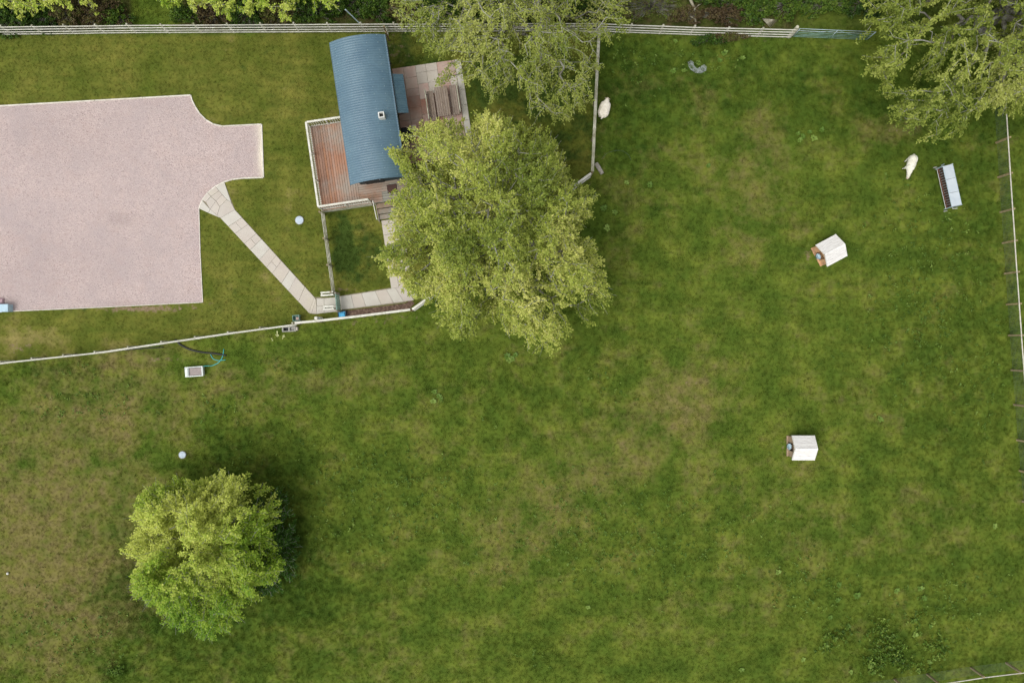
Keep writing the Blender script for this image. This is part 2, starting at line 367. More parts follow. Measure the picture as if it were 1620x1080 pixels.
# ------------------------------------------------------------------ ground
def blob(px, py, cx, cy, rx, ry, rot=0):
    a = R(rot); dx = px - cx; dy = py - cy
    u = (dx * math.cos(a) + dy * math.sin(a)) / rx; v_ = (-dx * math.sin(a) + dy * math.cos(a)) / ry
    return np.exp(-(u * u + v_ * v_))
DRY = [(90, 760, 190, 190, 0, .8), (60, 960, 150, 140, 0, .8), (180, 620, 90, 60, 0, .5), (230, 860, 40, 90, 0, .3), (1090, 640, 70, 60, 20, .65), (1000, 700, 200, 60, -38, .4),
       (870, 800, 150, 90, -20, .45), (1180, 770, 130, 60, 0, .25), (1190, 340, 60, 120, 10, .5), (1220, 230, 80, 50, 0, .35), (1120, 150, 60, 30, 0, .3), (560, 600, 170, 40, 5, .45),
       (700, 700, 120, 60, 0, .2), (960, 400, 60, 160, 0, .25), (1050, 300, 60, 60, 0, .3), (1400, 210, 60, 30, 0, .6), (1390, 640, 60, 40, 0, .25), (760, 900, 120, 90, 0, .25),
       (600, 1040, 160, 50, 0, .3), (1300, 850, 120, 60, 0, .3), (380, 620, 120, 40, 0, .35), (250, 560, 60, 16, 0, .45), (30, 540, 60, 20, 0, .6), (130, 535, 60, 14, 0, .35),
       (440, 420, 30, 60, 60, .45), (450, 340, 60, 40, 0, .25), (530, 155, 16, 60, 0, .4), (300, 62, 400, 9, 0, .35), (100, 480, 10, 10, 0, 0), (1120, 950, 100, 50, 0, .25), (1480, 830, 90, 60, 0, .25)]
LUSH_SHADE = [(380, 720, 90, 50, 0, .75), (290, 960, 150, 80, 10, .9), (470, 850, 60, 110, 0, .6), (210, 930, 50, 90, 0, .5), (520, 950, 140, 90, 0, .4), (760, 610, 240, 50, 10, .25),  # longer lush grass, plus tree shade and a darker top painted into the green
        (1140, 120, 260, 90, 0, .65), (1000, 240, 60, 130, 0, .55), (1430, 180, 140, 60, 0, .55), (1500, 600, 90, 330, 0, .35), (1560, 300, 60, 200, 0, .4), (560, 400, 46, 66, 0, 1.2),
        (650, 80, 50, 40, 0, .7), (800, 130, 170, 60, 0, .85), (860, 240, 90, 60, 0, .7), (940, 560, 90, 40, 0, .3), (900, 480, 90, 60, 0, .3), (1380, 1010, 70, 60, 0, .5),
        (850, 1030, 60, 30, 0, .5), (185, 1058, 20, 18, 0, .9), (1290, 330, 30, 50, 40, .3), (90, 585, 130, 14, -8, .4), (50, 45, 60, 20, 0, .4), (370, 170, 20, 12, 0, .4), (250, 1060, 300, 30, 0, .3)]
BARE = [(240, 487, 95, 5, -2, 1.0), (30, 548, 26, 10, 0, .55), (245, 566, 50, 7, 0, .5), (318, 600, 30, 8, 0, .3), (545, 455, 22, 7, 0, .5), (580, 510, 60, 6, 0, .4), (628, 78, 20, 30, 0, .4),
        (1090, 610, 18, 10, 0, .4), (600, 350, 10, 14, 0, .3), (1420, 205, 30, 8, 0, .4), (740, 45, 300, 6, 0, .3), (1150, 62, 120, 6, 0, .35), (950, 255, 16, 30, 0, .3), (1015, 640, 9, 6, 0, .3), (640, 500, 40, 8, 0, .35), (505, 150, 0.1, 0.1, 0, 0), (1280, 402, 14, 16, 0, .5), (1236, 705, 10, 16, 0, .5), (1262, 742, 20, 6, 0, .35), (1500, 300, 26, 44, 12, .3)]
def masks(X, Y):
    px = 810 + X * S; py = 540 - Y * S
    g = lambda lst: sum(amt * blob(px, py, cx, cy, rx, ry, rot) for (cx, cy, rx, ry, rot, amt) in lst)
    lawn = inside(X, Y, lawn_w).astype(float); scrub = ((py < 47) & (px < 1262)).astype(float) * .8 + ((py < 47) & (px >= 1262)) * .2
    ent = (blob(px, py, 245, 15, 38, 60) > .3); scrub = np.where(ent, 0, scrub)
    dry = g(DRY) - .07 + .02 * lawn; lush = g(LUSH_SHADE)
    return dry, lush, lawn, scrub, g(BARE)
fx = np.concatenate([[-1500, -500, -150, -60], np.arange(-36, 36.01, .3), [60, 150, 500, 1500]]); fy = np.concatenate([[-1500, -500, -150, -50], np.arange(-26, 27.01, .3), [50, 150, 500, 1500]])
GX, GY = np.meshgrid(fx, fy); nx, ny = len(fx), len(fy)
co = np.stack([GX.ravel(), GY.ravel(), np.zeros(nx * ny)], 1)
idx = np.arange(nx * ny).reshape(ny, nx); qd = np.stack([idx[:-1, :-1].ravel(), idx[:-1, 1:].ravel(), idx[1:, 1:].ravel(), idx[1:, :-1].ravel()], 1)
def np_mesh(name, co, faces, m, attrs=None, smooth=False):
    me = bpy.data.meshes.new(name); k = faces.shape[1]
    me.vertices.add(len(co)); me.vertices.foreach_set('co', np.ascontiguousarray(co, np.float32).ravel())
    me.loops.add(faces.size); me.loops.foreach_set('vertex_index', np.ascontiguousarray(faces, np.int32).ravel())
    me.polygons.add(len(faces)); me.polygons.foreach_set('loop_start', np.arange(0, faces.size, k, dtype=np.int32))
    try: me.polygons.foreach_set('loop_total', np.full(len(faces), k, np.int32))
    except Exception: pass
    if smooth: me.polygons.foreach_set('use_smooth', np.ones(len(faces), bool))
    for nme, arr in (attrs or {}).items():
        at = me.attributes.new(nme, 'FLOAT', 'POINT'); at.data.foreach_set('value', np.ascontiguousarray(arr, np.float32))
    if m: me.materials.append(m)
    me.update(calc_edges=True); me.validate(); return me
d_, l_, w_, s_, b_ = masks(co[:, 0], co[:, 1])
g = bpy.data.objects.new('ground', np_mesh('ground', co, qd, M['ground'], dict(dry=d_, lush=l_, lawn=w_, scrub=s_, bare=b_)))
C.objects.link(g); tag(g, 'grass paddock and lawn seen from straight above', kind='structure')

# gravel area: its own sheet with a fine grid so that stains have a place
xs = np.arange(-30, -14.4, .15); ys = np.arange(1, 16, .15)
def poly_sheet(name, poly, z, m, attrf=None, step=None):
    import bmesh
    bm = bmesh.new(); vs = [bm.verts.new((p[0], p[1], z)) for p in poly]; bm.faces.new(vs)
    bmesh.ops.triangulate(bm, faces=bm.faces[:])
    if step:
        for ax in (0, 1):
            lo = min(p[ax] for p in poly); hi = max(p[ax] for p in poly); q = lo + step
            while q < hi:
                no = (1, 0, 0) if ax == 0 else (0, 1, 0); c_ = (q, 0, z) if ax == 0 else (0, q, z)
                bmesh.ops.bisect_plane(bm, geom=bm.verts[:] + bm.edges[:] + bm.faces[:], plane_co=c_, plane_no=no); q += step
    bmesh.ops.recalc_face_normals(bm, faces=bm.faces[:])
    if bm.faces and sum(f.normal.z for f in bm.faces) < 0: bmesh.ops.reverse_faces(bm, faces=bm.faces[:])
    me = bpy.data.meshes.new(name); bm.to_mesh(me); bm.free(); me.materials.append(m)
    if attrf:
        c = np.zeros(len(me.vertices) * 3, np.float32); me.vertices.foreach_get('co', c); c = c.reshape(-1, 3)
        for nme, arr in attrf(c).items():
            a = me.attributes.new(nme, 'FLOAT', 'POINT'); a.data.foreach_set('value', arr.astype(np.float32))
    o = bpy.data.objects.new(name, me); C.objects.link(o); return o
def gravel_attr(c):
    px = 810 + c[:, 0] * S; py = 540 - c[:, 1] * S
    st = .38 * blob(px, py, 192, 347, 22, 11) + .3 * blob(px, py, 190, 480, 40, 5) + .35 * blob(px, py, 18, 480, 16, 8) + .14 * blob(px, py, 60, 420, 120, 60) + .14 * blob(px, py, 90, 220, 90, 40)
    pl = 1.0 * blob(px, py, 414, 245, 6, 36) + .4 * blob(px, py, 412, 205, 8, 12)
    return dict(stain=st, pale=pl)
gr = poly_sheet('gravel_yard', gravel_w, .012, M['gravel'], gravel_attr, .3); tag(gr, 'pink gravel parking yard beside the lawn', kind='structure')
# kerb boards round the gravel, children of the yard
def boards_along(pts, parent, wd, z1, m, name, step=2.4):
    for a, b in zip(pts[:-1], pts[1:]):
        a = Vector((*a, 0)); b = Vector((*b, 0)); n = max(1, round((b - a).length / step))
        for i in range(n):
            p = a.lerp(b, i / n); q = a.lerp(b, (i + 1) / n); d = (q - p).normalized() * .004
            MB().beam((p.x + d.x, p.y + d.y, z1 / 2 - .02 + .002), (q.x - d.x, q.y - d.y, z1 / 2 - .02 + .002), wd, z1 + .04, cham=.006).build(name, m, parent)
boards_along(gravel_w[0:19], gr, .08, .05, M['kerb'], 'edging_board'); boards_along(gravel_w[18:24], gr, .045, .045, M['kerb'], 'edging_board', 1.9)

# ------------------------------------------------------------------ paths, patio, mulch
bed = poly_sheet('garden_path', path_w, .008, M['bedding']); tag(bed, 'pale stone slab path from the gravel to the garden gate', kind='structure')
rnd = random.Random(5)
def slab(pts, parent, m, z1=.04, gap=.007, name='paving_slab'):
    cx = sum(p[0] for p in pts) / len(pts); cy = sum(p[1] for p in pts) / len(pts); q = []
    for p in pts:
        d = math.hypot(p[0] - cx, p[1] - cy); k = 1 - gap / d * 1.3
        q.append((cx + (p[0] - cx) * k, cy + (p[1] - cy) * k))
    o = MB().prism(q, .0, z1 + rnd.uniform(-.006, .006), .006); return o.build(name, m, parent)
def lerp2(a, b, t): return (a[0] + (b[0] - a[0]) * t, a[1] + (b[1] - a[1]) * t)
fan = [[(315, 330), (320, 317), (333, 331.5), (330, 337)], [(330, 337), (333, 331.5), (344, 341), (349, 345)], [(355, 288), (341, 295), (359, 316), (366, 320)],
       [(320, 317), (329, 305), (334, 311), (326, 320)], [(326, 320), (334, 311), (342, 318), (333, 331.5)], [(329, 305), (341, 295), (347, 302), (334, 311)], [(334, 311), (347, 302), (352, 308), (342, 318)],
       [(342, 318), (352, 308), (359, 316), (348, 327)], [(333, 331.5), (342, 318), (348, 327), (344, 341)], [(348, 327), (359, 316), (366, 320), (372, 332), (349, 345), (344, 341)]]
for i, q in enumerate(fan): slab([P(*p) for p in q], bed, M['slab_pale'] if i in (0, 1, 2) else M['slab'])
A0, A1, B0, B1 = (349, 345), (489, 495), (372, 332), (497.5, 470)
cuts = [0, .09, .165, .27, .335, .44, .52, .585, .69, .77, .88, 1]
for i, (a, b) in enumerate(zip(cuts[:-1], cuts[1:])):
    q = [lerp2(A0, A1, a), lerp2(B0, B1, a), lerp2(B0, B1, b), lerp2(A0, A1, b)]
    m = M['slab_pale'] if i in (0, 4, 8) else M['slab']
    if i in (1, 3, 6):
        mid0 = lerp2(q[0], q[1], .5); mid1 = lerp2(q[3], q[2], .5)
        slab([P(*p) for p in (q[0], mid0, mid1, q[3])], bed, m); slab([P(*p) for p in (mid0, q[1], q[2], mid1)], bed, m)
    else: slab([P(*p) for p in q], bed, m)
for q in [[(489, 495), (497.5, 470), (500, 474), (493, 496)], [(493, 496), (500, 474), (501, 496.5)]]: slab([P(*p) for p in q], bed, M['slab'])
for q in [[(501, 472), (513, 472), (513, 484), (501, 484)], [(501, 484), (513, 484), (513, 495), (501, 496.5)], [(513, 472), (532, 470), (532, 482), (513, 482)], [(513, 482), (532, 482), (532, 493), (513, 495)]]:
    slab([P(*p) for p in q], bed, M['slab_pale'])
T0, T1, U0, U1 = (537, 469), (640, 453), (540, 490), (655, 475)
for i, (a, b) in enumerate(zip([0, .18, .34, .55, .72, .86], [.18, .34, .55, .72, .86, 1])):
    q = [lerp2(T0, T1, a), lerp2(T0, T1, b), lerp2(U0, U1, b), lerp2(U0, U1, a)]
    slab([P(*p) for p in q], bed, M['slab'] if i % 2 else M['slab_pale'])
for q in [[(641, 454), (656, 461), (662, 468), (655, 474)]]: slab([P(*p) for p in q], bed, M['slab'])
wk = poly_sheet('side_path', rect_l(*walk_l), .016, M['bedding']); tag(wk, 'slab path leading from the deck steps under the big tree', kind='structure')
y = walk_l[2]
while y < walk_l[3] - .05:
    y2 = min(y + rnd.choice([.45, .6, .75]), walk_l[3]); xm = rnd.choice([-.1, .05, .2])
    for (xa, xb) in ((walk_l[0], xm), (xm, walk_l[1])): slab([L(xa, y)[:2], L(xb, y)[:2], L(xb, y2)[:2], L(xa, y2)[:2]], wk, M['slab'], .05)
    y = y2
pt = poly_sheet('patio', rect_l(*patio_l), .008, M['bedding']); tag(pt, 'pinkish stone patio beside the blue roofed hut', kind='structure')
x = patio_l[0]; col_i = 0
while x < 5.02:
    x2 = min(x + [.66, .72, .6, .66][col_i % 4], 5.04); y = patio_l[3] - (0 if col_i % 2 else .0)
    first = True
    while y > patio_l[2] + .05:
        hgt = rnd.choice([.45, .66, .66, .9]); y2 = max(y - hgt, patio_l[2])
        red = (x < 3.6 and y < 1.7) or rnd.random() < .12
        m = M['slab_red'] if red else M['slab_pink']
        if y > 1.9 and x > 2.5: m = M['slab'] if rnd.random() < .55 else M['slab_pink']
        slab([L(x, y)[:2], L(x2, y)[:2], L(x2, y2)[:2], L(x, y2)[:2]], pt, m); y = y2
    x = x2; col_i += 1
y = patio_l[3]
while y > patio_l[2] + .1:
    y2 = max(y - .9, patio_l[2]); slab([L(5.06, y)[:2], L(5.41, y)[:2], L(5.41, y2)[:2], L(5.06, y2)[:2]], pt, M['slab_pale'], .05, name='edging_slab'); y = y2
mu = poly_sheet('mulch_strip', mulch_w, .012, M['mulch']); tag(mu, 'brown bark mulch strip between the path and the garden fence', kind='structure')

# ------------------------------------------------------------------ grass blades
rs = np.random.RandomState(3)
def scatter(dens, x0, x1, y0, y1):
    n = int(dens * (x1 - x0) * (y1 - y0)); return rs.uniform(x0, x1, n), rs.uniform(y0, y1, n)
def grass_object(name, X, Y, smin, smax, label, blades=6, bw=.008, bh=.09, spread=.05):
    d, l, wn_, s, b = masks(X, Y)
    keep = np.ones(len(X), bool)
    for e in excl: keep &= ~inside(X + rs.normal(0, .035, len(X)), Y + rs.normal(0, .035, len(X)), e)
    keep &= rs.rand(len(X)) > np.clip(b * 1.3, 0, .9)
    X, Y, d, l, wn_, s = X[keep], Y[keep], d[keep], l[keep], wn_[keep], s[keep]; n = len(X)
    me = bpy.data.meshes.new(name); me.vertices.add(n)
    me.vertices.foreach_set('co', np.stack([X, Y, np.zeros(n)], 1).astype(np.float32).ravel())
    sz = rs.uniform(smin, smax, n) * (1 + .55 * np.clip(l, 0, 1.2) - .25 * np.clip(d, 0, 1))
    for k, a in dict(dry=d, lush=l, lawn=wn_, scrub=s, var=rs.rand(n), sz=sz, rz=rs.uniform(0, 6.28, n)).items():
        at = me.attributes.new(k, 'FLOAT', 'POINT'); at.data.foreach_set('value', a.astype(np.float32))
    o = bpy.data.objects.new(name, me); C.objects.link(o); tag(o, label, kind='stuff')
    ng = bpy.data.node_groups.new(name + '_tufts', 'GeometryNodeTree')
    ng.interface.new_socket('Geometry', in_out='INPUT', socket_type='NodeSocketGeometry'); ng.interface.new_socket('Geometry', in_out='OUTPUT', socket_type='NodeSocketGeometry')
    N = ng.nodes.new; gi = N('NodeGroupInput'); go = N('NodeGroupOutput'); jn = N('GeometryNodeJoinGeometry')
    rr = random.Random(1)
    for k in range(blades):
        c = N('GeometryNodeMeshCone'); c.fill_type = 'NONE'; c.inputs['Vertices'].default_value = 3; c.inputs['Radius Top'].default_value = .0008
        c.inputs['Radius Bottom'].default_value = bw; c.inputs['Depth'].default_value = bh * rr.uniform(.7, 1.2)
        tf = N('GeometryNodeTransform'); a = k * 6.283 / blades + rr.uniform(-.4, .4)
        tf.inputs['Translation'].default_value = (math.cos(a) * spread * rr.random(), math.sin(a) * spread * rr.random(), 0)
        tl = rr.uniform(.6, 1.3); tf.inputs['Rotation'].default_value = (0, tl, a)
        ng.links.new(c.outputs[0], tf.inputs[0]); ng.links.new(tf.outputs[0], jn.inputs[0])
    sm = N('GeometryNodeSetMaterial'); sm.inputs['Material'].default_value = M['grass']; ng.links.new(jn.outputs[0], sm.inputs[0])
    ip = N('GeometryNodeInstanceOnPoints'); ng.links.new(gi.outputs[0], ip.inputs['Points']); ng.links.new(sm.outputs[0], ip.inputs['Instance'])
    az = N('GeometryNodeInputNamedAttribute'); az.data_type = 'FLOAT'; az.inputs['Name'].default_value = 'rz'
    cx = N('ShaderNodeCombineXYZ'); ng.links.new(az.outputs[0], cx.inputs[2]); ng.links.new(cx.outputs[0], ip.inputs['Rotation'])
    ss = N('GeometryNodeInputNamedAttribute'); ss.data_type = 'FLOAT'; ss.inputs['Name'].default_value = 'sz'; ng.links.new(ss.outputs[0], ip.inputs['Scale'])
    ng.links.new(ip.outputs[0], go.inputs[0])
    md = o.modifiers.new('tufts', 'NODES'); md.node_group = ng
    return o
X, Y = scatter(75, -31.5, 31.5, -21.5, 21.5); il = inside(X, Y, lawn_w)
grass_object('paddock_grass', X[~il], Y[~il], .4, .85, 'rough grazed grass over the paddock', 7, .013, .10, .11)
X, Y = scatter(85, -31, 6, -3, 19); il = inside(X, Y, lawn_w)
grass_object('lawn_grass', X[il], Y[il], .3, .6, 'short mown grass on the lawn round the gravel yard', 7, .014, .085, .11)

# ------------------------------------------------------------------ fences
def fence(label, pts, Ht, zs, bay, rail_w, rail_h, mrail, group='timber fences round the garden and paddock', side=1, cap=None, wire=False, post=.1, name='post_and_rail_fence', mpost=None, skip_last=False):
    root = empty(name, (*pts[0], 0), 0, label, 'fence', group); rr = random.Random(len(label))
    pm = mpost or M['post']
    if wire: net = MB()
    last = None
    for si, (a, b) in enumerate(zip(pts[:-1], pts[1:])):
        a = Vector((*a, 0)); b = Vector((*b, 0)); d = (b - a); Ln = d.length; d.normalize(); nrm = Vector((-d.y, d.x, 0)) * side
        n = max(1, round(Ln / bay))
        for i in range(n + 1):
            if i == n and si < len(pts) - 2: continue
            p = a.lerp(b, i / n); lean = Vector((rr.uniform(-.015, .015), rr.uniform(-.015, .015), 0)); top = Ht + rr.uniform(.0, .06)
            if cap: top = Ht - rail_h - .002
            MB().frame_box(p + Vector((0, 0, top / 2 - .1)) + lean, d, nrm, (0, 0, 1), post / 2, post / 2, top / 2 + .1, .012).build('post', pm, root, world=True)
        for i in range(n):
            p = a.lerp(b, i / n); q = a.lerp(b, (i + 1) / n); e = d * .003
            for z in zs:
                j0, j1 = rr.uniform(-.012, .012), rr.uniform(-.012, .012); off = nrm * (post / 2 + rail_w / 2 + .002)
                MB().beam(p + off + e + Vector((0, 0, z + j0)), q + off - e + Vector((0, 0, z + j1)), rail_w, rail_h, cham=.008).build('rail', mrail, root, world=True)
            if cap:
                MB().beam(p + e + nrm * .01 + Vector((0, 0, Ht)), q - e + nrm * .01 + Vector((0, 0, Ht)), cap, .035, cham=.006).build('cap_rail', mrail, root, world=True)
        if wire:
            off = -nrm * (post / 2 + .004)
            for k in range(9): net.beam(a + off + Vector((0, 0, .06 + k * .115)), b + off + Vector((0, 0, .06 + k * .115)), .005, .005)
            m_ = int(Ln / .15)
            for k in range(m_):
                p = a.lerp(b, k / m_) + off; net.beam(p + Vector((0, 0, .03)), p + Vector((0, 0, 1.0)), .005, .005)
    if wire: o = net.build('wire_netting', M['wire'], root, world=True); o['kind'] = 'stuff'
    return root
pn = [P(x, y, 1.2) for x, y in [(-160, 42), (0, 41), (200, 38.5), (570, 36.5), (830, 35.5), (946, 35.5)]]
fence('pale four rail fence along the top of the lawn, behind the blue roofed hut', pn, 1.2, [1.17, .84, .5, .2], 1.79, .04, .075, M['white_rail'], side=-1, mpost=M['pale_wood'])
pn2 = [P(x, y, 1.2) for x, y in [(949, 35.7), (1000, 38), (1100, 41.5), (1262, 45.5)]]
fence('pale four rail fence along the top of the paddock, ending at the green metal gate', pn2, 1.2, [1.17, .84, .5, .2], 1.79, .04, .075, M['white_rail'], side=-1, mpost=M['pale_wood'])
fence('straight fence with wide cap rail between garden and paddock, beside the cream sheep', [P(x, y, 1.2) for x, y in [(948, 42), (945, 100), (937, 271)]], 1.2, [.85, .45], 1.8, .04, .09, M['pale_wood'], cap=.17)
fence('angled fence running under the big tree between the two bends', [P(x, y, 1.2) for x, y in [(935, 274), (913, 290), (800, 378), (673, 474), (652, 489)]], 1.2, [.85, .45], 1.8, .04, .09, M['white_rail'], cap=.13)
fence('white topped fence section beside the mulch strip', [P(x, y, 1.2) for x, y in [(649, 490), (570, 500), (500, 508), (466, 511)]], 1.2, [.85, .45], 1.8, .04, .09, M['white_rail'], side=-1, cap=.13)
fence('long thin pale fence between the lower lawn and the paddock', [P(x, y, 1.2) for x, y in [(463, 511.3), (360, 525), (150, 556), (0, 572), (-150, 592)]], 1.2, [1.15, .75, .4], 1.82, .05, .08, M['white_rail'], side=1, mpost=M['pale_wood'])
fence('weathered rail fence beside the dark grass enclosure below the deck', [P(x, y, 1.1) for x, y in [(505.8, 335), (523, 461)]], 1.1, [1.05, .72, .4], 1.5, .05, .09, M['pale_wood'], side=1)
fence('short timber rail joining the top fence to the corner of the hut', [P(x, y, 1.2) for x, y in [(607.5, 42), (610, 51)]], 1.2, [1.12, .7], .6, .05, .1, M['pale_wood'])
fence('wire netting fence with pale top rail down the right edge', [P(x, y, 1.25) for x, y in [(1587, 90), (1594, 160), (1605, 330), (1619, 530), (1632, 700), (1650, 900), (1672, 1050)]], 1.25, [1.2], 1.9, .045, .05, M['kerb'], wire=True, side=-1, mpost=M['post'])
fence('wire netting fence with pale top rail across the lower right corner', [P(x, y, 1.25) for x, y in [(1672, 1056), (1557, 1070), (1486, 1081), (1380, 1098)]], 1.25, [1.2], 1.9, .045, .05, M['kerb'], wire=True, side=1)

# green metal field gate
g0 = P(1266, 45.5, 1.3); g1 = P(1386, 50.5, 1.3)
gt = empty('field_gate', (*g0, 0), 0, 'green galvanised seven bar field gate at the top of the paddock', 'gate')
a = Vector((*g0, 0)); b = Vector((*g1, 0)); up = Vector((0, 0, 1))
for z in (.2, .38, .56, .76, 1.0, 1.28): MB().tube([a + up * z, b + up * z], .016, 8).build('bar', M['gate_teal'] if z < 1 else M['galv'], gt, True, world=True)
for k in (0, .5, 1): MB().tube([a.lerp(b, k) + up * .2, a.lerp(b, k) + up * 1.28], .024, 8).build('upright', M['galv'], gt, True, world=True)
MB().tube([a + up * .2, a.lerp(b, .5) + up * 1.28], .016, 6).build('brace', M['gate_teal'], gt, True, world=True)
MB().tube([b + up * .2, a.lerp(b, .5) + up * 1.28], .016, 6).build('brace', M['gate_teal'], gt, True, world=True)
gpst = empty('gate_post', (g0[0] - .2, g0[1] + .05, 0), 0, 'round pale timber post holding the green field gate', 'post')
MB().tube([(0, 0, -.2), (0, 0, 1.42)], [.1, .09], 12).build('shaft', M['pale_wood'], gpst); MB().tube([(.1, 0, .35), (.2, -.03, .35)], .02, 8).build('hinge', M['galv'], gpst)
# garden gate with its latch rails
gg0 = P(530, 463, 1.1); gg1 = P(532.5, 492, 1.1)
gd = empty('garden_gate', (*gg0, 0), 0, 'small pale green gate standing across the slab path', 'gate')
a = Vector((*gg0, 0)); b = Vector((*gg1, 0))
for p in (a, b): MB().beam(p + up * -.1, p + up * 1.12, .09, .09, cham=.01).build('gate_post', M['grey_wood'], gd, world=True)
for z in (.25, .5, .78, 1.05): MB().beam(a.lerp(b, .06) + up * z, a.lerp(b, .94) + up * z, .035, .07, cham=.005).build('rail', M['gate_teal'], gd, world=True)
for k in range(8):
    p = a.lerp(b, .1 + k * .8 / 7) + Vector((.03, 0, 0)); MB().beam(p + up * .12, p + up * 1.08, .06, .018, up=(1, 0, 0)).build('pale', M['gate_teal'], gd, world=True)
for lab, (q0, q1), legs in (('pair of pale handrails on the left of the slab path at the garden gate', ((507, 463), (527, 461.5)), ((509, 465), (522, 465))),
                            ('low pale rail across the slabs just left of the garden gate post', ((511, 485), (528, 484)), ((513, 487), (526, 487)))):
    p0 = P(*q0, 1.05); p1 = P(*q1, 1.05); rr_ = empty('handrail', (*p0, 0), 0, lab, 'handrail', 'handrails at the garden gate')
    for dz, dy in ((1.05, 0), (1.0, -.16)): MB().beam((p0[0], p0[1] + dy, dz), (p1[0], p1[1] + dy, dz), .09, .04, cham=.006).build('top_rail', M['white_rail'], rr_, world=True)
    for k in (.08, .85):
        x_ = p0[0] + (p1[0] - p0[0]) * k; MB().box(x_ - .04, x_ + .04, p0[1] - .12, p0[1] - .04, 0, 1.0, .006).build('upright', M['white_rail'], rr_, world=True)
gp = P(499.5, 503, 1.3); o = empty('corner_post', (*gp, 0), 0, 'thick pale timber post where the slab path meets the fence', 'post')
MB().tube([(0, 0, -.2), (0, 0, 1.27), (0, 0, 1.3)], [.1, .1, .075], 12).build('shaft', M['white_rail'], o); MB().box(.1, .16, -.03, .03, 1.0, 1.06).build('bracket', M['galv'], o)

# ------------------------------------------------------------------ the hut
hut = empty('shepherds_hut', L(0, 0), HR, 'long shepherds hut with a curved blue corrugated roof', 'hut')
HL, HW = 7.91, 3.09; rise, ze = .45, 2.7; wl, ww = 3.58, 1.3
Rr = ((HW / 2) ** 2 + rise ** 2) / (2 * rise); zc = ze + rise - Rr; a_max = math.asin(HW / 2 / Rr)
def arc_z(x): return zc + math.sqrt(Rr * Rr - x * x)
pitch = .135; nl = int(HL / pitch * 6); na = 28; vs = []; 
for i in range(nl + 1):
    yy = -HL / 2 + HL * i / nl; c = .007 * math.cos(2 * math.pi * yy / pitch)
    for j in range(na + 1):
        an = -a_max + 2 * a_max * j / na; rr_ = Rr + c; vs.append((rr_ * math.sin(an), yy, zc + rr_ * math.cos(an)))
n1 = len(vs); vs2 = [(x * .985, y, z - .035) for (x, y, z) in vs]
ii = np.arange((nl + 1) * (na + 1)).reshape(nl + 1, na + 1)
fs = np.stack([ii[:-1, :-1].ravel(), ii[:-1, 1:].ravel(), ii[1:, 1:].ravel(), ii[1:, :-1].ravel()], 1)
m = MB(); m.v = vs + vs2; m.f = [tuple(q[::-1]) for q in fs.tolist()] + [tuple(k + n1 for k in q) for q in fs.tolist()]
per = list(ii[0, :]) + list(ii[1:, -1]) + list(ii[-1, -2::-1]) + list(ii[-2:0:-1, 0])
for k in range(len(per)): p, q = int(per[k]), int(per[(k + 1) % len(per)]); m.f.append((q, p, p + n1, q + n1))
roof = m.build('roof', M['roof'], hut, True)
bl = MB()
for an in (-.78, -.42, -.05, .32, .7):
    for k in range(int(HL / (pitch * 3)) + 1):
        yy = -HL / 2 + .1 + k * pitch * 3 + pitch * .5; an2 = an * a_max + rnd.uniform(-.004, .004)
        c_ = Vector((math.sin(an2), 0, math.cos(an2))); p = Vector((0, yy, zc)) + c_ * (Rr + .012); bl.tube([p, p + c_ * .018], [.02, .008], 5)
bb = bl.build('roof_bolt', M['galv'], roof); bb['kind'] = 'stuff'
for s_ in (-1, 1):
    MB().beam((s_ * (HW / 2 + .01), -HL / 2, ze - .06), (s_ * (HW / 2 + .01), HL / 2, ze - .06), .05, .07).build('gutter', M['dark'] if s_ > 0 else M['roof'], hut)
# walls with arched gable ends, boarded
wl_m = MB()
nb = 26
def wall_profile(y):
    pts = [(-ww, y, .85)] + [(ww * math.sin(-math.pi / 2 + math.pi * k / 1e9) if False else -ww + 2 * ww * k / nb, y, arc_z(-ww + 2 * ww * k / nb) - .05) for k in range(nb + 1)] + [(ww, y, .85)]
    return pts
pa, pb = wall_profile(-wl), wall_profile(wl); n_ = len(pa)
wl_m.add(pa + pb, [tuple(range(n_)), tuple(reversed(range(n_, 2 * n_)))] + [(i, i + n_, (i + 1) % n_ + n_, (i + 1) % n_) for i in range(n_)])
wall = wl_m.build('wall', M['wall'], hut)
k = -wl + .07
for s_ in (-1, 1):
    y = -wl + .02
    while y < wl - .1:
        MB().box(s_ * ww + (-.0 if s_ > 0 else -.022), s_ * ww + (.022 if s_ > 0 else 0), y, y + .235, .86, 2.66).build('cladding_board', M['wall'], wall); y += .24
ch = MB().box(-.9, .9, -wl + .1, wl - .1, .62, .85).build('chassis', M['iron'], hut)
for sx in (-1, 1):
    for yy in (-2.6, 2.6):
        cx_ = sx * 1.12; wv = MB()
        pts = [(cx_, yy + .38 * math.cos(q * math.pi / 12), .4 + .38 * math.sin(q * math.pi / 12)) for q in range(25)]; wv.tube(pts, .03, 6, False)
        for q in range(10): wv.tube([(cx_, yy, .4), (cx_, yy + .37 * math.cos(q * math.pi / 5), .4 + .37 * math.sin(q * math.pi / 5))], .014, 5)
        wv.tube([(cx_ - .07, yy, .4), (cx_ + .07, yy, .4)], .07, 10); wv.build('wheel', M['iron'], hut, True)
for yy in (-2.6, 2.6): MB().tube([(-1.05, yy, .4), (1.05, yy, .4)], .035, 8).build('axle', M['iron'], hut)
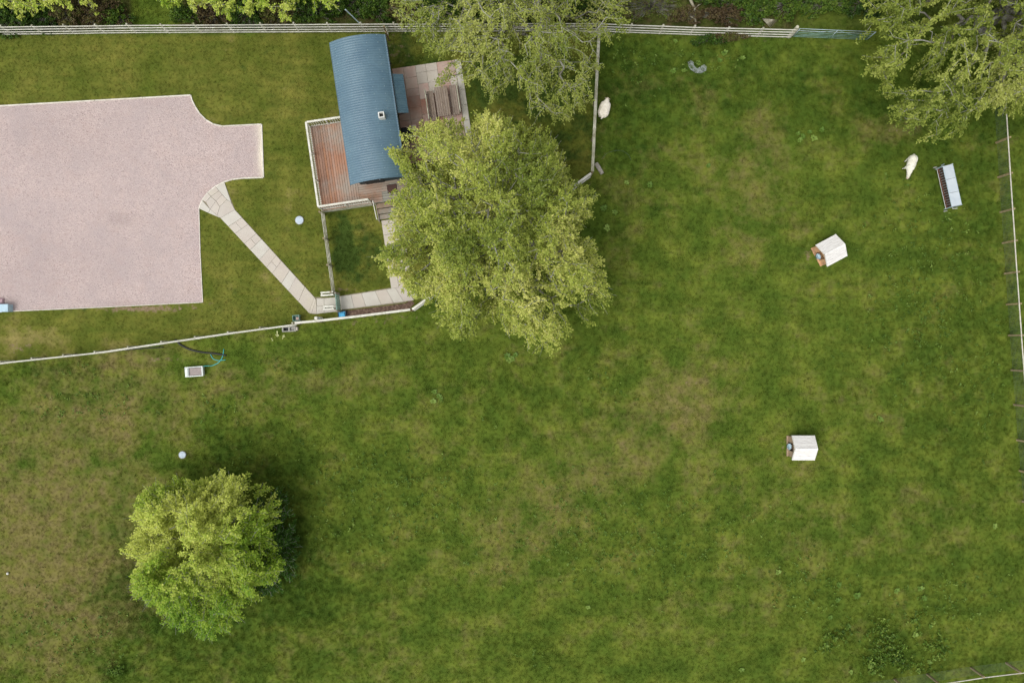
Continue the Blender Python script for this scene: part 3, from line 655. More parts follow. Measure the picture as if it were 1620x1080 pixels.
# south gable door, window, lamp; east door and windows
dr = MB().box(-.95, .1, -wl - .05, -wl - .006, .86, 2.75, .01).build('door', M['dark'], hut)
MB().box(-.05, -.02, -wl - .11, -wl - .055, 1.75, 1.9).build('handle', M['galv'], dr)
MB().box(.2, .42, -wl - .16, -wl - .006, 2.55, 2.9, .01).build('wall_lamp', M['slab_pink'], hut)
for y0, y1 in ((1.9, 2.7), (-2.9, -2.0)):
    f = MB().box(ww + .024, ww + .06, y0, y1, 1.5, 2.3, .01).build('window', M['white'], hut); MB().box(ww + .062, ww + .068, y0 + .07, y1 - .07, 1.57, 2.23).build('pane', M['glass'], f)
d2 = MB().box(ww + .024, ww + .07, .2, 1.6, .86, 2.4, .01).build('door', M['door'], hut); d2['label'] = 'brown side door under the small canopy'
MB().box(ww + .072, ww + .11, 1.35, 1.4, 1.6, 1.75).build('handle', M['galv'], d2)
MB().tube(bez([(ww + .22, 3.3, 2.55), (ww + .24, 3.2, 2.3), (ww + .1, 3.15, 1.9), (ww + .08, 3.15, .5)], 4), .035, 8).build('downpipe', M['dark'], hut, True)
MB().box(ww + .02, ww + .2, 2.95, 3.1, 2.1, 2.35, .02).build('lantern', M['teal'], hut)
MB().beam((ww + .08, 2.85, 2.2), (ww + .12, 1.75, 2.2), .07, .08).build('timber_rail', M['door'], hut)
# side canopy of two sheets
for k, (y0, y1) in enumerate(((.72, 1.8), (-.36, .715))):
    m = MB(); nn = 48
    for i in range(nn + 1):
        yy = y0 + (y1 - y0) * i / nn; c = .01 * math.cos(2 * math.pi * yy / .1)
        m.v += [(1.5, yy, 2.62 + c), (2.16, yy, 2.3 + c), (1.5, yy, 2.59 + c), (2.16, yy, 2.27 + c)]
    for i in range(nn):
        q = i * 4; m.f += [(q, q + 1, q + 5, q + 4), (q + 2, q + 6, q + 7, q + 3), (q + 1, q + 3, q + 7, q + 5), (q, q + 4, q + 6, q + 2)]
    m.f += [(0, 2, 3, 1), (nn * 4, nn * 4 + 1, nn * 4 + 3, nn * 4 + 2)]
    cs = m.build('canopy_sheet', M['canopy'], hut)
for yy in (-.3, 1.7): MB().tube([(ww + .03, yy, 1.9), (2.1, yy, 2.25)], .025, 6).build('canopy_bracket', M['dark'], hut)
# square flue cap on the roof
fx_, fy_ = .78, -.62; fz = arc_z(fx_)
fl = MB()
for (a0, a1, b0, b1) in ((-.16, .16, -.16, -.11), (-.16, .16, .11, .16), (-.16, -.11, -.109, .109), (.11, .16, -.109, .109)): fl.box(fx_ + a0, fx_ + a1, fy_ + b0, fy_ + b1, fz - .2, fz + .42)
flue = fl.build('flue_cap', M['white'], hut); MB().box(fx_ - .109, fx_ + .109, fy_ - .109, fy_ + .109, fz - .1, fz + .2).build('flue_opening', M['pipe'], flue)

# side steps by the patio
st = empty('side_step', L(1.75, -.95), HR, 'dark timber step against the east side of the hut by the patio', 'step')
MB().box(-.33, .3, -.35, .35, .04, .3, .01).build('lower_step', M['dark'], st); MB().box(-.33, -.02, -.35, .35, .302, .56, .01).build('upper_step', M['dark'], st)
blk = empty('stone_block', L(2.15, -.62), HR, 'small pinkish block on the patio beside the dark side step', 'block'); tag(MB().box(-.16, .16, -.18, .18, .045, .3, .02).build('block_body', M['slab_pink'], blk)); MB().box(-.12, .12, -.14, .14, .302, .34, .01).build('block_cap', M['slab'], blk)

# ------------------------------------------------------------------ deck, railing, steps
deck = empty('timber_deck', L(-2.6, -2.2), HR, 'raised reddish timber deck wrapped round the left and lower end of the hut', 'deck')
def D(mb, name, m, parent=deck):   # parts given in hut coordinates
    ox, oy = -2.6, -2.2; mb.v = [(a - ox, b - oy, c) for a, b, c in mb.v]; return mb.build(name, m, parent)
ZD = .6; x = -3.78; k = 0
while x < -1.52:
    D(MB().box(x, x + .132, -4.66, .24, ZD - .03, ZD + rnd.uniform(-.002, .002), .005), 'deck_board', M['deck']); x += .142; k += 1
xe = x - .142 + .142
y = -4.66
while y < -3.3:
    x1 = 2.2; xs_ = rnd.choice([.3, -.2, .8])
    D(MB().box(xe, xs_, y, y + .132, ZD - .03, ZD + rnd.uniform(-.002, .002), .005), 'deck_board', M['deck'])
    D(MB().box(xs_ + .004, x1, y, y + .132, ZD - .03, ZD + rnd.uniform(-.002, .002), .005), 'deck_board', M['deck_grey']); y += .142
for (x0, x1, y0, y1) in ((-3.8, -3.74, -4.68, .26), (-3.73, -1.52, .2, .26), (-3.73, 2.2, -4.68, -4.62), (-1.6, -1.54, -3.3, .19), (-2.7, -2.64, -4.61, .19), (-1.5, 2.2, -4.0, -3.94)):
    D(MB().box(x0, x1, y0, y1, ZD - .2, ZD - .033), 'joist', M['deck_grey'])
for (a_, b_) in ((-3.72, -4.6), (-3.72, -2.2), (-3.72, .16), (-1.7, -4.6), (0, -4.6), (2.1, -4.6), (-1.7, .16)): D(MB().box(a_ - .05, a_ + .05, b_ - .05, b_ + .05, -.05, ZD - .202), 'deck_leg', M['deck_grey'])
y = -4.69
for z0 in (.06, .22, .38): D(MB().box(-3.8, -.9, -4.71, -4.685, z0, z0 + .14, .004), 'skirt_board', M['pale_wood'])
for z0 in (.06, .22, .38): D(MB().box(-3.83, -3.803, -4.68, .26, z0, z0 + .14, .004), 'skirt_board', M['pale_wood'])
rl = empty('deck_railing', L(-2.6, -2.2), HR, 'pale railing with balusters round three sides of the timber deck', 'railing')
runs = [((-3.74, .2), (-3.74, -4.62)), ((-3.68, .2), (-1.62, .2)), ((-3.68, -4.62), (-.9, -4.62))]
for ri, ((ax, ay), (bx_, by_)) in enumerate(runs):
    n = 3 if ri == 0 else 2
    for k in range(n + 1 if ri == 0 else n):
        kk = k if ri == 0 else k + 1
        x_ = ax + (bx_ - ax) * kk / n; y_ = ay + (by_ - ay) * kk / n
        D(MB().box(x_ - .04, x_ + .04, y_ - .04, y_ + .04, ZD + .003, ZD + .92, .006), 'post', M['white_rail'], rl)
    D(MB().beam((ax, ay, ZD + .95), (bx_, by_, ZD + .95), .11, .035, cham=.005), 'top_rail', M['white_rail'], rl)
    D(MB().beam((ax, ay, ZD + .12), (bx_, by_, ZD + .12), .05, .06, cham=.005), 'bottom_rail', M['white_rail'], rl)
    Ln = math.hypot(bx_ - ax, by_ - ay); nb_ = int(Ln / .13)
    for k in range(1, nb_):
        x_ = ax + (bx_ - ax) * k / nb_; y_ = ay + (by_ - ay) * k / nb_
        if min(abs(k / nb_ - j / n) for j in range(n + 1)) * Ln < .07: continue
        D(MB().box(x_ - .018, x_ + .018, y_ - .018, y_ + .018, ZD + .151, ZD + .931), 'baluster', M['white_rail'], rl)
stp = empty('deck_steps', L(0, -4.7), HR, 'weathered steps going down from the deck to the slab path', 'steps')
for k in range(3):
    MB().box(-.62, .72, -.3 * (k + 1) + .012, -.3 * k - .012, .41 - k * .15, .45 - k * .15, .006).build('tread', M['deck_grey'], stp)
    MB().box(-.62, .72, -.3 * k - .03 - .25, -.3 * k - .02 - .245, .27 - k * .15 if k < 2 else 0.02, .408 - k * .15).build('riser', M['grey_wood'], stp)
for s_ in (-.66, .76):
    MB().beam((s_, -.02, .4), (s_, -.98, .06), .045, .2).build('stringer', M['deck_grey'], stp)
    MB().tube([(s_, -.05, .3), (s_, -.05, 1.4)], .025, 8).build('rail_post', M['white_rail'], stp); MB().tube([(s_, -.95, 0), (s_, -.95, .95)], .025, 8).build('rail_post', M['white_rail'], stp)
    MB().tube([(s_, .0, 1.42), (s_, -1.0, .95)], .028, 8).build('handrail', M['white_rail'], stp)
dm = empty('door_mat', L(.42, -3.98, ZD), HR, 'dark brown door mat on the deck by the end of the hut', 'mat')
MB().box(-.27, .27, -.26, .2, .004, .022, .004).build('mat_body', M['mat'], dm)
for q in ((-.285, .285, -.275, -.262), (-.285, .285, .202, .215), (-.285, -.272, -.26, .2), (.272, .285, -.26, .2)): MB().box(*q, .004, .018).build('edge_strip', M['dark'], dm)

# ------------------------------------------------------------------ table and benches
tb = empty('garden_table', L(4.03, .5, .045), HR, 'long weathered grey timber table between two benches on the patio', 'table')
for k in range(6):
    x0 = -.375 + k * .127; MB().box(x0, x0 + .118, -.85, .85, .70, .735, .006).build('table_plank', M['table'], tb)
for yy in (-.6, .6):
    MB().box(-.34, .34, yy - .04, yy + .04, .62, .698).build('cross_beam', M['table'], tb)
    for sx in (-1, 1): MB().beam((sx * .3, yy, 0), (sx * .27, yy, .618), .09, .07).build('leg', M['table'], tb)
MB().box(-.03, .03, -.55, .55, .2, .3).build('stretcher', M['table'], tb)
def bench(x, y, sgn, label):
    b = empty('garden_bench', L(x, y, .045), HR, label, 'bench', 'benches beside the patio table')
    for k in range(3):
        x0 = -.19 + k * .128; MB().box(x0, x0 + .12, -.86, .86, .42, .45, .005).build('seat_slat', M['table'], b)
    for yy in (-.7, .7):
        for sx in (-1, 1): MB().box(sx * .15 - .03, sx * .15 + .03, yy - .035, yy + .035, 0, .418).build('leg', M['table'], b)
        MB().beam((sgn * .215, yy, .3), (sgn * .25, yy, .83), .05, .04).build('back_post', M['table'], b)
    for z0 in (.52, .66): MB().box(sgn * .218 - .012 + (.01 * sgn), sgn * .218 + .012 + (.01 * sgn), -.84, .84, z0, z0 + .1).build('back_slat', M['table'], b)
    MB().box(sgn * .25 - .03, sgn * .25 + .03, -.87, .87, .832, .865, .005).build('top_rail', M['pale_wood'], b)
bench(3.38, .42, -1, 'weathered bench with back on the hut side of the patio table')
bench(4.72, .58, 1, 'weathered bench with back on the side of the patio table away from the hut')

# ------------------------------------------------------------------ animal shelters
def shelter(px, py, ang, label, mw):
    c = P(px, py, 1.0); s = empty('animal_shelter', (*c, 0), ang, label, 'animal shelter', 'white roofed animal shelters in the paddock')
    # ridge along local x; open front at -x
    Lx, Wy, ze_, zr = 1.27, .70, .85, 1.3
    sl_ = math.hypot(Wy, zr - ze_)
    for sy in (-1, 1):
        n = 5
        for k in range(n):
            a = Vector((0, sy * Wy * k / n, zr + (ze_ - zr) * k / n)); b = Vector((0, sy * Wy * (k + 1) / n, zr + (ze_ - zr) * (k + 1) / n))
            e = (b - a) * .02; nrm = Vector((0, sy * (zr - ze_), Wy)).normalized()
            m = MB().frame_box((a + b) / 2 + nrm * (.012 + .005 * (k % 2)), (1, 0, 0), (b - a).normalized(), nrm, Lx / 2 + rnd.uniform(-.005, .005), (b - a).length / 2 - .004, .01)
            m.build('roof_board', M['hutroof'], s)
    MB().beam((-Lx / 2 - .01, 0, zr + .035), (Lx / 2 + .01, 0, zr + .035), .09, .025).build('ridge_cap', M['hutroof'], s)
    for x0 in (-Lx / 2 - .018, Lx / 2 + .002):
        for sy in (-1, 1): MB().beam((x0 + .008, sy * .02, zr - .02), (x0 + .008, sy * (Wy + .0), ze_ - .03), .016, .09).build('barge_board', M['hutroof'], s)
    x0, x1, yw = -.56, .56, .58; zt = lambda y: zr - (zr - ze_) * abs(y) / Wy - .02
    # back and side walls, front with doorway
    for sy in (-1, 1): MB().box(x0, x1, sy * yw - .012, sy * yw + .012, .02, zt(yw) - .01).build('side_wall', mw, s)
    m = MB(); pts = [(-yw + .013, .02), (yw - .013, .02), (yw - .013, zt(yw)), (0, zt(0)), (-yw + .013, zt(yw))]
    m.add([(x1, a, b) for a, b in pts] + [(x1 - .024, a, b) for a, b in pts], [(0, 1, 2, 3, 4), (9, 8, 7, 6, 5)] + [((i + 1) % 5, i, i + 5, (i + 1) % 5 + 5) for i in range(5)]); m.build('back_wall', mw, s)
    for sy in (-1, 1):
        m = MB(); pts = [(sy * .24, .02), (sy * (yw - .013), .02), (sy * (yw - .013), zt(yw)), (sy * .24, zt(.24))]
        m.add([(x0, a, b) for a, b in pts] + [(x0 + .024, a, b) for a, b in pts], [(0, 1, 2, 3), (7, 6, 5, 4)] + [((i + 1) % 4, i, i + 4, (i + 1) % 4 + 4) for i in range(4)]); m.build('front_panel', mw, s)
    m = MB(); pts = [(-.237, .8), (.237, .8), (.237, zt(.24)), (0, zt(0)), (-.237, zt(.24))]
    m.add([(x0, a, b) for a, b in pts] + [(x0 + .024, a, b) for a, b in pts], [(0, 1, 2, 3, 4), (9, 8, 7, 6, 5)] + [((i + 1) % 5, i, i + 5, (i + 1) % 5 + 5) for i in range(5)]); m.build('front_lintel', mw, s)
    MB().box(x0 - .0, x1, -yw + .02, yw - .02, .0, .018).build('floor_board', mw, s)
    MB().box(x0 - .1, x0 - .002, -yw - .02, yw + .02, .0, .06, .008).build('sill', mw, s)
    return s, c
s1, c1 = shelter(1317.2, 395.6, math.atan2(16.7, 31), 'white roofed timber shelter turned at an angle, orange plywood front, nearer the feeder', M['ply'])
s2, c2 = shelter(1272.5, 708.7, 0, 'white roofed timber shelter standing square to the photo, lower in the paddock', M['ply_grey'])
def tub(c, ang, label, off=-.47):
    o = empty('water_tub', (c[0] + math.cos(ang) * off, c[1] + math.sin(ang) * off, .06), ang, label, 'tub', 'pale blue tubs at the shelter doors')
    n = 20; m = MB()
    for z, r_, in ((0, .12), (.26, .15), (.265, .16), (.27, .14), (.22, .135)): m.v += [(r_ * .8 * math.cos(2 * math.pi * k / n), r_ * 1.15 * math.sin(2 * math.pi * k / n), z) for k in range(n)]
    for q in range(4):
        for k in range(n): m.f.append((q * n + k, q * n + (k + 1) % n, (q + 1) * n + (k + 1) % n, (q + 1) * n + k))
    m.f.append(tuple(4 * n + k for k in range(n))); m.f.append(tuple(reversed(range(n)))); m.build('tub_body', M['tub_blue'], o, True)
    MB().tube(bez([(0, -.16, .25), (.05, -.09, .33), (.05, .09, .33), (0, .16, .25)], 5), .008, 6).build('handle', M['galv'], o); return o
tub(c1, math.atan2(16.7, 31), 'pale blue tub in the doorway of the angled orange fronted shelter', -.6)
tub(c2, 0, 'pale blue tub in the doorway of the lower, square set shelter', -.6)

# ------------------------------------------------------------------ roofed feeder
fa = math.atan2(15, 67); fc = P(1507, 293.3, .83)
fd = empty('hay_feeder', (*fc, 0), fa, 'livestock hay feeder with a pale blue three panel metal roof', 'feeder'); fd.scale = (.92, 1, .72)
for k in range(3):
    y0 = -1.2 + k * .8; MB().add([(-.29, y0 + .008, 1.10), (.27, y0 + .008, 1.2), (.27, y0 + .792, 1.2), (-.29, y0 + .792, 1.10), (-.29, y0 + .008, 1.085), (.27, y0 + .008, 1.185), (.27, y0 + .792, 1.185), (-.29, y0 + .792, 1.085)],
        [(0, 1, 2, 3), (7, 6, 5, 4), (0, 4, 5, 1), (1, 5, 6, 2), (2, 6, 7, 3), (3, 7, 4, 0)]).build('roof_panel', M['feeder_roof'], fd)
for sx in (-.3, .28):
    z = 1.07 if sx < 0 else 1.17
    MB().beam((sx, -1.2, z), (sx, 1.2, z), .03, .03).build('frame_rail', M['galv'], fd); MB().beam((sx, -1.2, .42), (sx, 1.2, .42), .03, .04).build('frame_rail', M['door'], fd)
    for k in range(17): MB().tube([(sx, -1.16 + k * .145, .44), (sx * .98, -1.16 + k * .145, z - .02)], .009, 5).build('bar', M['galv'], fd)
    for sy in (-1.2, 1.2): MB().box(sx - .025, sx + .025, sy - .025, sy + .025, 0, z + .03).build('leg', M['galv'], fd)
MB().box(-.24, .24, -1.15, 1.15, .36, .82).build('hay_bale', M['hay'], fd)
MB().add([(-.35, -1.19, .34), (.34, -1.19, .34), (.34, 1.19, .34), (-.35, 1.19, .34), (-.25, -1.19, .18), (.25, -1.19, .18), (.25, 1.19, .18), (-.25, 1.19, .18)], [(4, 5, 6, 7), (7, 6, 5, 4), (0, 4, 7, 3), (1, 2, 6, 5), (0, 1, 5, 4), (3, 7, 6, 2), (0, 3, 7, 4), (1, 5, 6, 2)]).build('trough_tray', M['hay'], fd)
for sx in (-.35, .34): MB().tube([(sx, -1.2, .345), (sx, 1.2, .345)], .016, 6).build('tray_rim', M['white'], fd)
for (a, b) in ((-.34, 1.3), (-.3, -1.32)):
    pts = [(a + .1 * math.cos(q * math.pi / 8), b, .13 + .1 * math.sin(q * math.pi / 8)) for q in range(17)]
    MB().tube(pts, .03, 6, False).build('wheel', M['concrete'], fd, True)
MB().tube([(0, 1.2, .3), (0, 1.34, .3), (.2, 1.36, .3)], .02, 6).build('towbar', M['galv'], fd); MB().tube([(0, -1.2, .5), (0, -1.3, .5), (.3, -1.32, .5)], .018, 6).build('handle', M['white'], fd)

# ------------------------------------------------------------------ small things
def wt(px, py, z=0): return Vector(P3(px, py, z))
# white water trough
c = P(308.5, 587.5, .2); tr = empty('water_trough', (*c, 0), R(4), 'white plastic water trough with a teal hose running to it', 'trough')
m = MB(); W_, D_ = .52, .29
outer0 = [(-W_ + .05, -D_ + .04), (W_ - .05, -D_ + .04), (W_ - .05, D_ - .04), (-W_ + .05, D_ - .04)]; outer1 = [(-W_, -D_), (W_, -D_), (W_, D_), (-W_, D_)]
in1 = [(-W_ + .22, -D_ + .05), (W_ - .07, -D_ + .05), (W_ - .07, D_ - .05), (-W_ + .22, D_ - .05)]; in0 = [(-W_ + .24, -D_ + .08), (W_ - .1, -D_ + .08), (W_ - .1, D_ - .08), (-W_ + .24, D_ - .08)]
for ring, z in ((outer0, 0), (outer1, .36), (in1, .37), (in0, .16)): m.v += [(a, b, z) for a, b in ring]
for q in range(3):
    for k in range(4): m.f.append((q * 4 + k, q * 4 + (k + 1) % 4, q * 4 + 4 + (k + 1) % 4, q * 4 + 4 + k))
m.f += [(12, 13, 14, 15), (3, 2, 1, 0)]; m.build('trough_body', M['plastic_white'], tr)
MB().box(-.275, .415, -.205, .205, .2, .3).build('water', M['trough_inside'], tr); MB().box(-.49, -.32, -.23, .23, .372, .42, .02).build('float_cover', M['plastic_white'], tr)
def run(name, label, cat, pts, r_, m, n=6, group=None):
    o = MB().tube(bez([wt(*p) for p in pts], 6), r_, n).build(name, m, None, True); return tag(o, label, cat, group)
run('hose', 'teal hose curling from the water trough to the black pipe', 'hose', [(322, 579, .3), (328, 578.5, .2), (336, 578, .04), (346, 573, .04), (352, 564, .05), (354, 552, .04)], .022, M['hose'])
run('hose', 'short teal hose loop lying across the end of the black pipe', 'hose', [(333, 560.5, .06), (337, 567, .03), (345, 570, .03), (357, 569, .03)], .02, M['hose'])
run('water_pipe', 'black water pipe from the fence to the hose end', 'pipe', [(277, 537, .02), (287, 546, .04), (302, 553, .04), (320, 557, .04), (340, 559, .05), (358, 562, .04)], .055, M['pipe'])
run('water_pipe', 'straight black pipe lying along the foot of the thin fence', 'pipe', [(40, 569, .03), (110, 563, .03), (170, 556, .03), (215, 552, .03), (259, 549, .03)], .026, M['pipe'])
c = P(457, 520.5, .2); o = empty('hollow_block', (*c, 0), R(3), 'grey concrete block with two recesses by the thin fence', 'block')
m = MB()
for q in ((-.4, .4, -.15, -.1), (-.4, .4, .1, .15), (-.4, -.32, -.098, .098), (-.03, .05, -.098, .098), (.33, .4, -.098, .098)): m.box(*q, 0, .22)
m.build('block_shell', M['concrete'], o); MB().box(-.318, -.032, -.097, .097, 0, .04).build('recess_floor', M['dark'], o); MB().box(.052, .328, -.097, .097, 0, .1).build('recess_floor', M['concrete'], o); MB().box(.402, .5, -.1, .1, 0, .2, .01).build('end_lug', M['slab'], o)
c = P(469, 503, .4); o = empty('feed_trough', (*c, 0), R(5), 'small green plastic feed trough hooked on the garden side of the fence', 'trough')
m = MB()
for q in ((-.2, .2, .13, .17), (-.2, .2, -.17, -.13), (-.2, -.16, -.129, .129), (.16, .2, -.129, .129)): m.box(*q, .3, .52)
m.box(-.2, .2, -.17, .17, .26, .3); m.build('trough_body', M['teal'], o); MB().box(-.02, .2, -.14, .06, .305, .5, .03).build('feed_scoop', M['slab_pink'], o)
for sx in (-.12, .12): MB().tube([(sx, -.17, .5), (sx, -.22, .6), (sx, -.26, .5)], .01, 5).build('hook', M['galv'], o)
for sx in (-.17, .17):
    for sy in (-.14, .14): MB().box(sx - .02, sx + .02, sy - .02, sy + .02, 0, .259).build('leg', M['teal'], o)
c = P(541, 497.5, .3); o = empty('storage_tub', (*c, 0), R(6), 'bright blue square tub between the garden gate and the fence', 'tub')
m = MB()
for q in ((-.24, .24, .16, .2), (-.24, .24, -.2, -.16), (-.24, -.2, -.159, .159), (.2, .24, -.159, .159)): m.box(*q, 0, .32)
m.build('tub_rim', M['navy'], o); MB().box(-.17, .17, -.18, .1, .322, .36, .015).build('lid', M['blue'], o); MB().box(-.199, .199, -.159, .159, 0, .28).build('tub_body', M['blue'], o)
# box on the gravel at the left edge
c = P(0, 487, .4); o = empty('storage_box', (c[0], c[1], .014), R(1), 'pale blue lidded box at the edge of the gravel, cut by the photo edge', 'box')
MB().box(-.85, .5, -.22, .2, 0, .42, .02).build('box_body', M['tub_blue'], o); MB().box(-.87, .52, -.24, .22, .422, .47, .015).build('lid', M['tub_blue'], o); MB().box(-.2, .1, -.26, -.242, .34, .4).build('catch', M['galv'], o)
c = P(0, 476, .1); o = empty('cushion', (c[0], c[1], .014), 0, 'faded pink cushion on the gravel beside the pale blue box', 'cushion')
M['pink'] = plain('faded_pink', srgb(186, 160, 162), srgb(170, 142, 146), 6, .9)
MB().box(-.4, .2, -.16, .16, .0, .13, .05).build('cushion_body', M['pink'], o); MB().tube([(-.4, -.16, .07), (.2, -.16, .07), (.2, .16, .07), (-.4, .16, .07)], .012, 6).build('piping', M['pink'], o)
# round covers
def cover(px, py, r_, label):
    o = empty('drain_cover', P3(px, py), 0, label, 'drain cover', 'round pale drain covers in the grass')
    MB().tube([(0, 0, 0), (0, 0, .045), (0, 0, .055)], [r_, r_, r_ - .012], 28).build('rim', M['concrete'], o)
    MB().tube([(0, 0, .056), (0, 0, .066)], [r_ - .025, r_ - .035], 28).build('lid', M['cover'], o)
    for s_ in (-1, 1): MB().box(s_ * r_ * .5 - .03, s_ * r_ * .5 + .03, -.012, .012, .067, .075).build('lifting_eye', M['galv'], o)
cover(474, 348.5, .255, 'round pale blue drain cover on the lawn left of the deck'); cover(289, 719, .225, 'round pale drain cover in the paddock above the small tree')
bpy.context.view_layer.update()
o = MB(); n = 12
m = MB()
for i in range(1, 7):
    m.v += [(.075 * math.sin(i * math.pi / 7) * math.cos(2 * math.pi * k / n), .075 * math.sin(i * math.pi / 7) * math.sin(2 * math.pi * k / n), .075 - .075 * math.cos(i * math.pi / 7)) for k in range(n)]
for i in range(5):
    for k in range(n): m.f.append((i * n + k, i * n + (k + 1) % n, i * n + n + (k + 1) % n, i * n + n + k))
m.f.append(tuple(range(n))[::-1]); m.f.append(tuple(5 * n + k for k in range(n)))
o = m.build('ball', M['white'], None, True); o.location = P3(13.5, 906); tag(o, 'small white ball lying in the dry grass at the left edge', 'ball')
# cut log and wire loop by the fence bend
a, b = wt(943, 258.5, .12), wt(953, 275, .12); o = empty('cut_log', ((a.x + b.x) / 2, (a.y + b.y) / 2, 0), 0, 'short pale cut log beside the bend in the garden fence', 'log')
MB().tube([a, a.lerp(b, .3), a.lerp(b, .7), b], [.12, .128, .122, .115], 14).build('log_bark', M['log'], o, world=True); MB().tube([a + (a - b).normalized() * .001, a + (a - b).normalized() * .012], [.1, .098], 14).build('cut_face', M['pale_wood'], o, world=True)
run('wire_loop', 'thin curved wire lying in the grass right of the cut log', 'wire', [(951, 252, .05), (960, 243, .1), (973, 238.5, .12), (985, 239, .1), (994, 245, .08), (999, 254, .04)], .004, M['wire'])
run('metal_pole', 'thin galvanised pole leaning outward over the top fence', 'pole', [(573, 47, .1), (571, 40, .9), (559, 27.5, 1.6), (546, 15, 2.2)], .035, M['galv'], 8)
# puddle of wet mud
pud = [P(1100 + 17 * math.cos(a) * q, 106 + 11 * math.sin(a) * q) for a, q in [(k * .2618, 1 + .18 * math.sin(k * 2.1)) for k in range(24)]]
pud = [P(x, y) for x, y in [(1088, 98), (1092, 95.5), (1097, 98), (1098, 104), (1103, 109), (1109, 105), (1114, 102), (1118, 106), (1117, 112), (1110, 116), (1101, 116), (1093, 111), (1089, 105)]]
o = poly_sheet('puddle', pud, .008, M['puddle']); tag(o, 'curved shallow grey puddle in the grass below the top fence', kind='structure')

# ------------------------------------------------------------------ leaves and trees
LATERAL = .19
def leaf_cloud(name, cen, dirs, tint, per, lsize, spread, m, parent, off, droop=0.0, seed=0, up=.75, aspect=.5):
    r = np.random.RandomState(seed); n = len(cen) * per
    c = np.repeat(cen, per, 0); d = np.repeat(dirs, per, 0); tt = np.repeat(tint, per)
    t_ = r.rand(n) ** .8; p = c + d * (t_ * spread * 1.9 - spread * 1.0)[:, None] + r.normal(0, 1, (n, 3)) * spread * LATERAL * (1.15 - .6 * t_)[:, None]
    p[:, 2] -= droop * t_ * t_ * spread
    nrm = r.normal(0, .75, (n, 3)); nrm[:, 2] += up; nrm /= np.linalg.norm(nrm, axis=1)[:, None]
    ax = d * .8 + r.normal(0, .7, (n, 3)); ax -= nrm * (ax * nrm).sum(1)[:, None]; ax /= np.linalg.norm(ax, axis=1)[:, None] + 1e-9
    bx = np.cross(nrm, ax); ls = lsize * r.uniform(.6, 1.3, n)
    v0 = p; v2 = p + ax * ls[:, None] - nrm * (ls * .12)[:, None]
    mid = p + ax * (ls * .5)[:, None] + nrm * (ls * .06)[:, None]
    v1 = mid + bx * (ls * aspect * .55)[:, None]; v3 = mid - bx * (ls * aspect * .55)[:, None]
    V = np.stack([v0, v1, v2, v3], 1).reshape(-1, 3) - np.array(off)
    tv = np.repeat(np.clip(tt + r.normal(0, .13, n), 0, 1), 4)
    me = np_mesh(name, V, np.arange(n * 4).reshape(-1, 4), m, dict(tint=tv)); o = bpy.data.objects.new(name, me); C.objects.link(o); o.parent = parent; return o
def wood(name, P_, par, rad, lo, hi, m, parent, off, ns):
    """tapered tubes of the nodes whose radius lies between lo and hi"""
    sel = [i for i in range(len(P_)) if par[i] >= 0 and lo <= rad[i] < hi]
    if not sel: return None
    A = P_[[par[i] for i in sel]]; B = P_[sel]; ra = np.minimum(rad[[par[i] for i in sel]], rad[sel] * 1.5); rb = rad[sel]
    d = B - A; d /= np.linalg.norm(d, axis=1)[:, None] + 1e-9; h = np.where(np.abs(d[:, 2:3]) > .9, np.array([[1, 0, 0]]), np.array([[0, 0, 1]]))
    u = np.cross(d, h); u /= np.linalg.norm(u, axis=1)[:, None]; v = np.cross(d, u); an = np.arange(ns) * 2 * np.pi / ns
    ring = u[:, None, :] * np.cos(an)[None, :, None] + v[:, None, :] * np.sin(an)[None, :, None]
    VA = A[:, None] + ring * ra[:, None, None]; VB = B[:, None] + ring * rb[:, None, None]
    V = np.concatenate([VA, VB], 1).reshape(-1, 3) - np.array(off); base = (np.arange(len(sel)) * 2 * ns)[:, None]; k = np.arange(ns)[None]; k2 = (k + 1) % ns
    F = np.stack([base + k, base + k2, base + ns + k2, base + ns + k], 2).reshape(-1, 4)
    me = np_mesh(name, V, F, m, smooth=True); o = bpy.data.objects.new(name, me); C.objects.link(o); o.parent = parent; return o
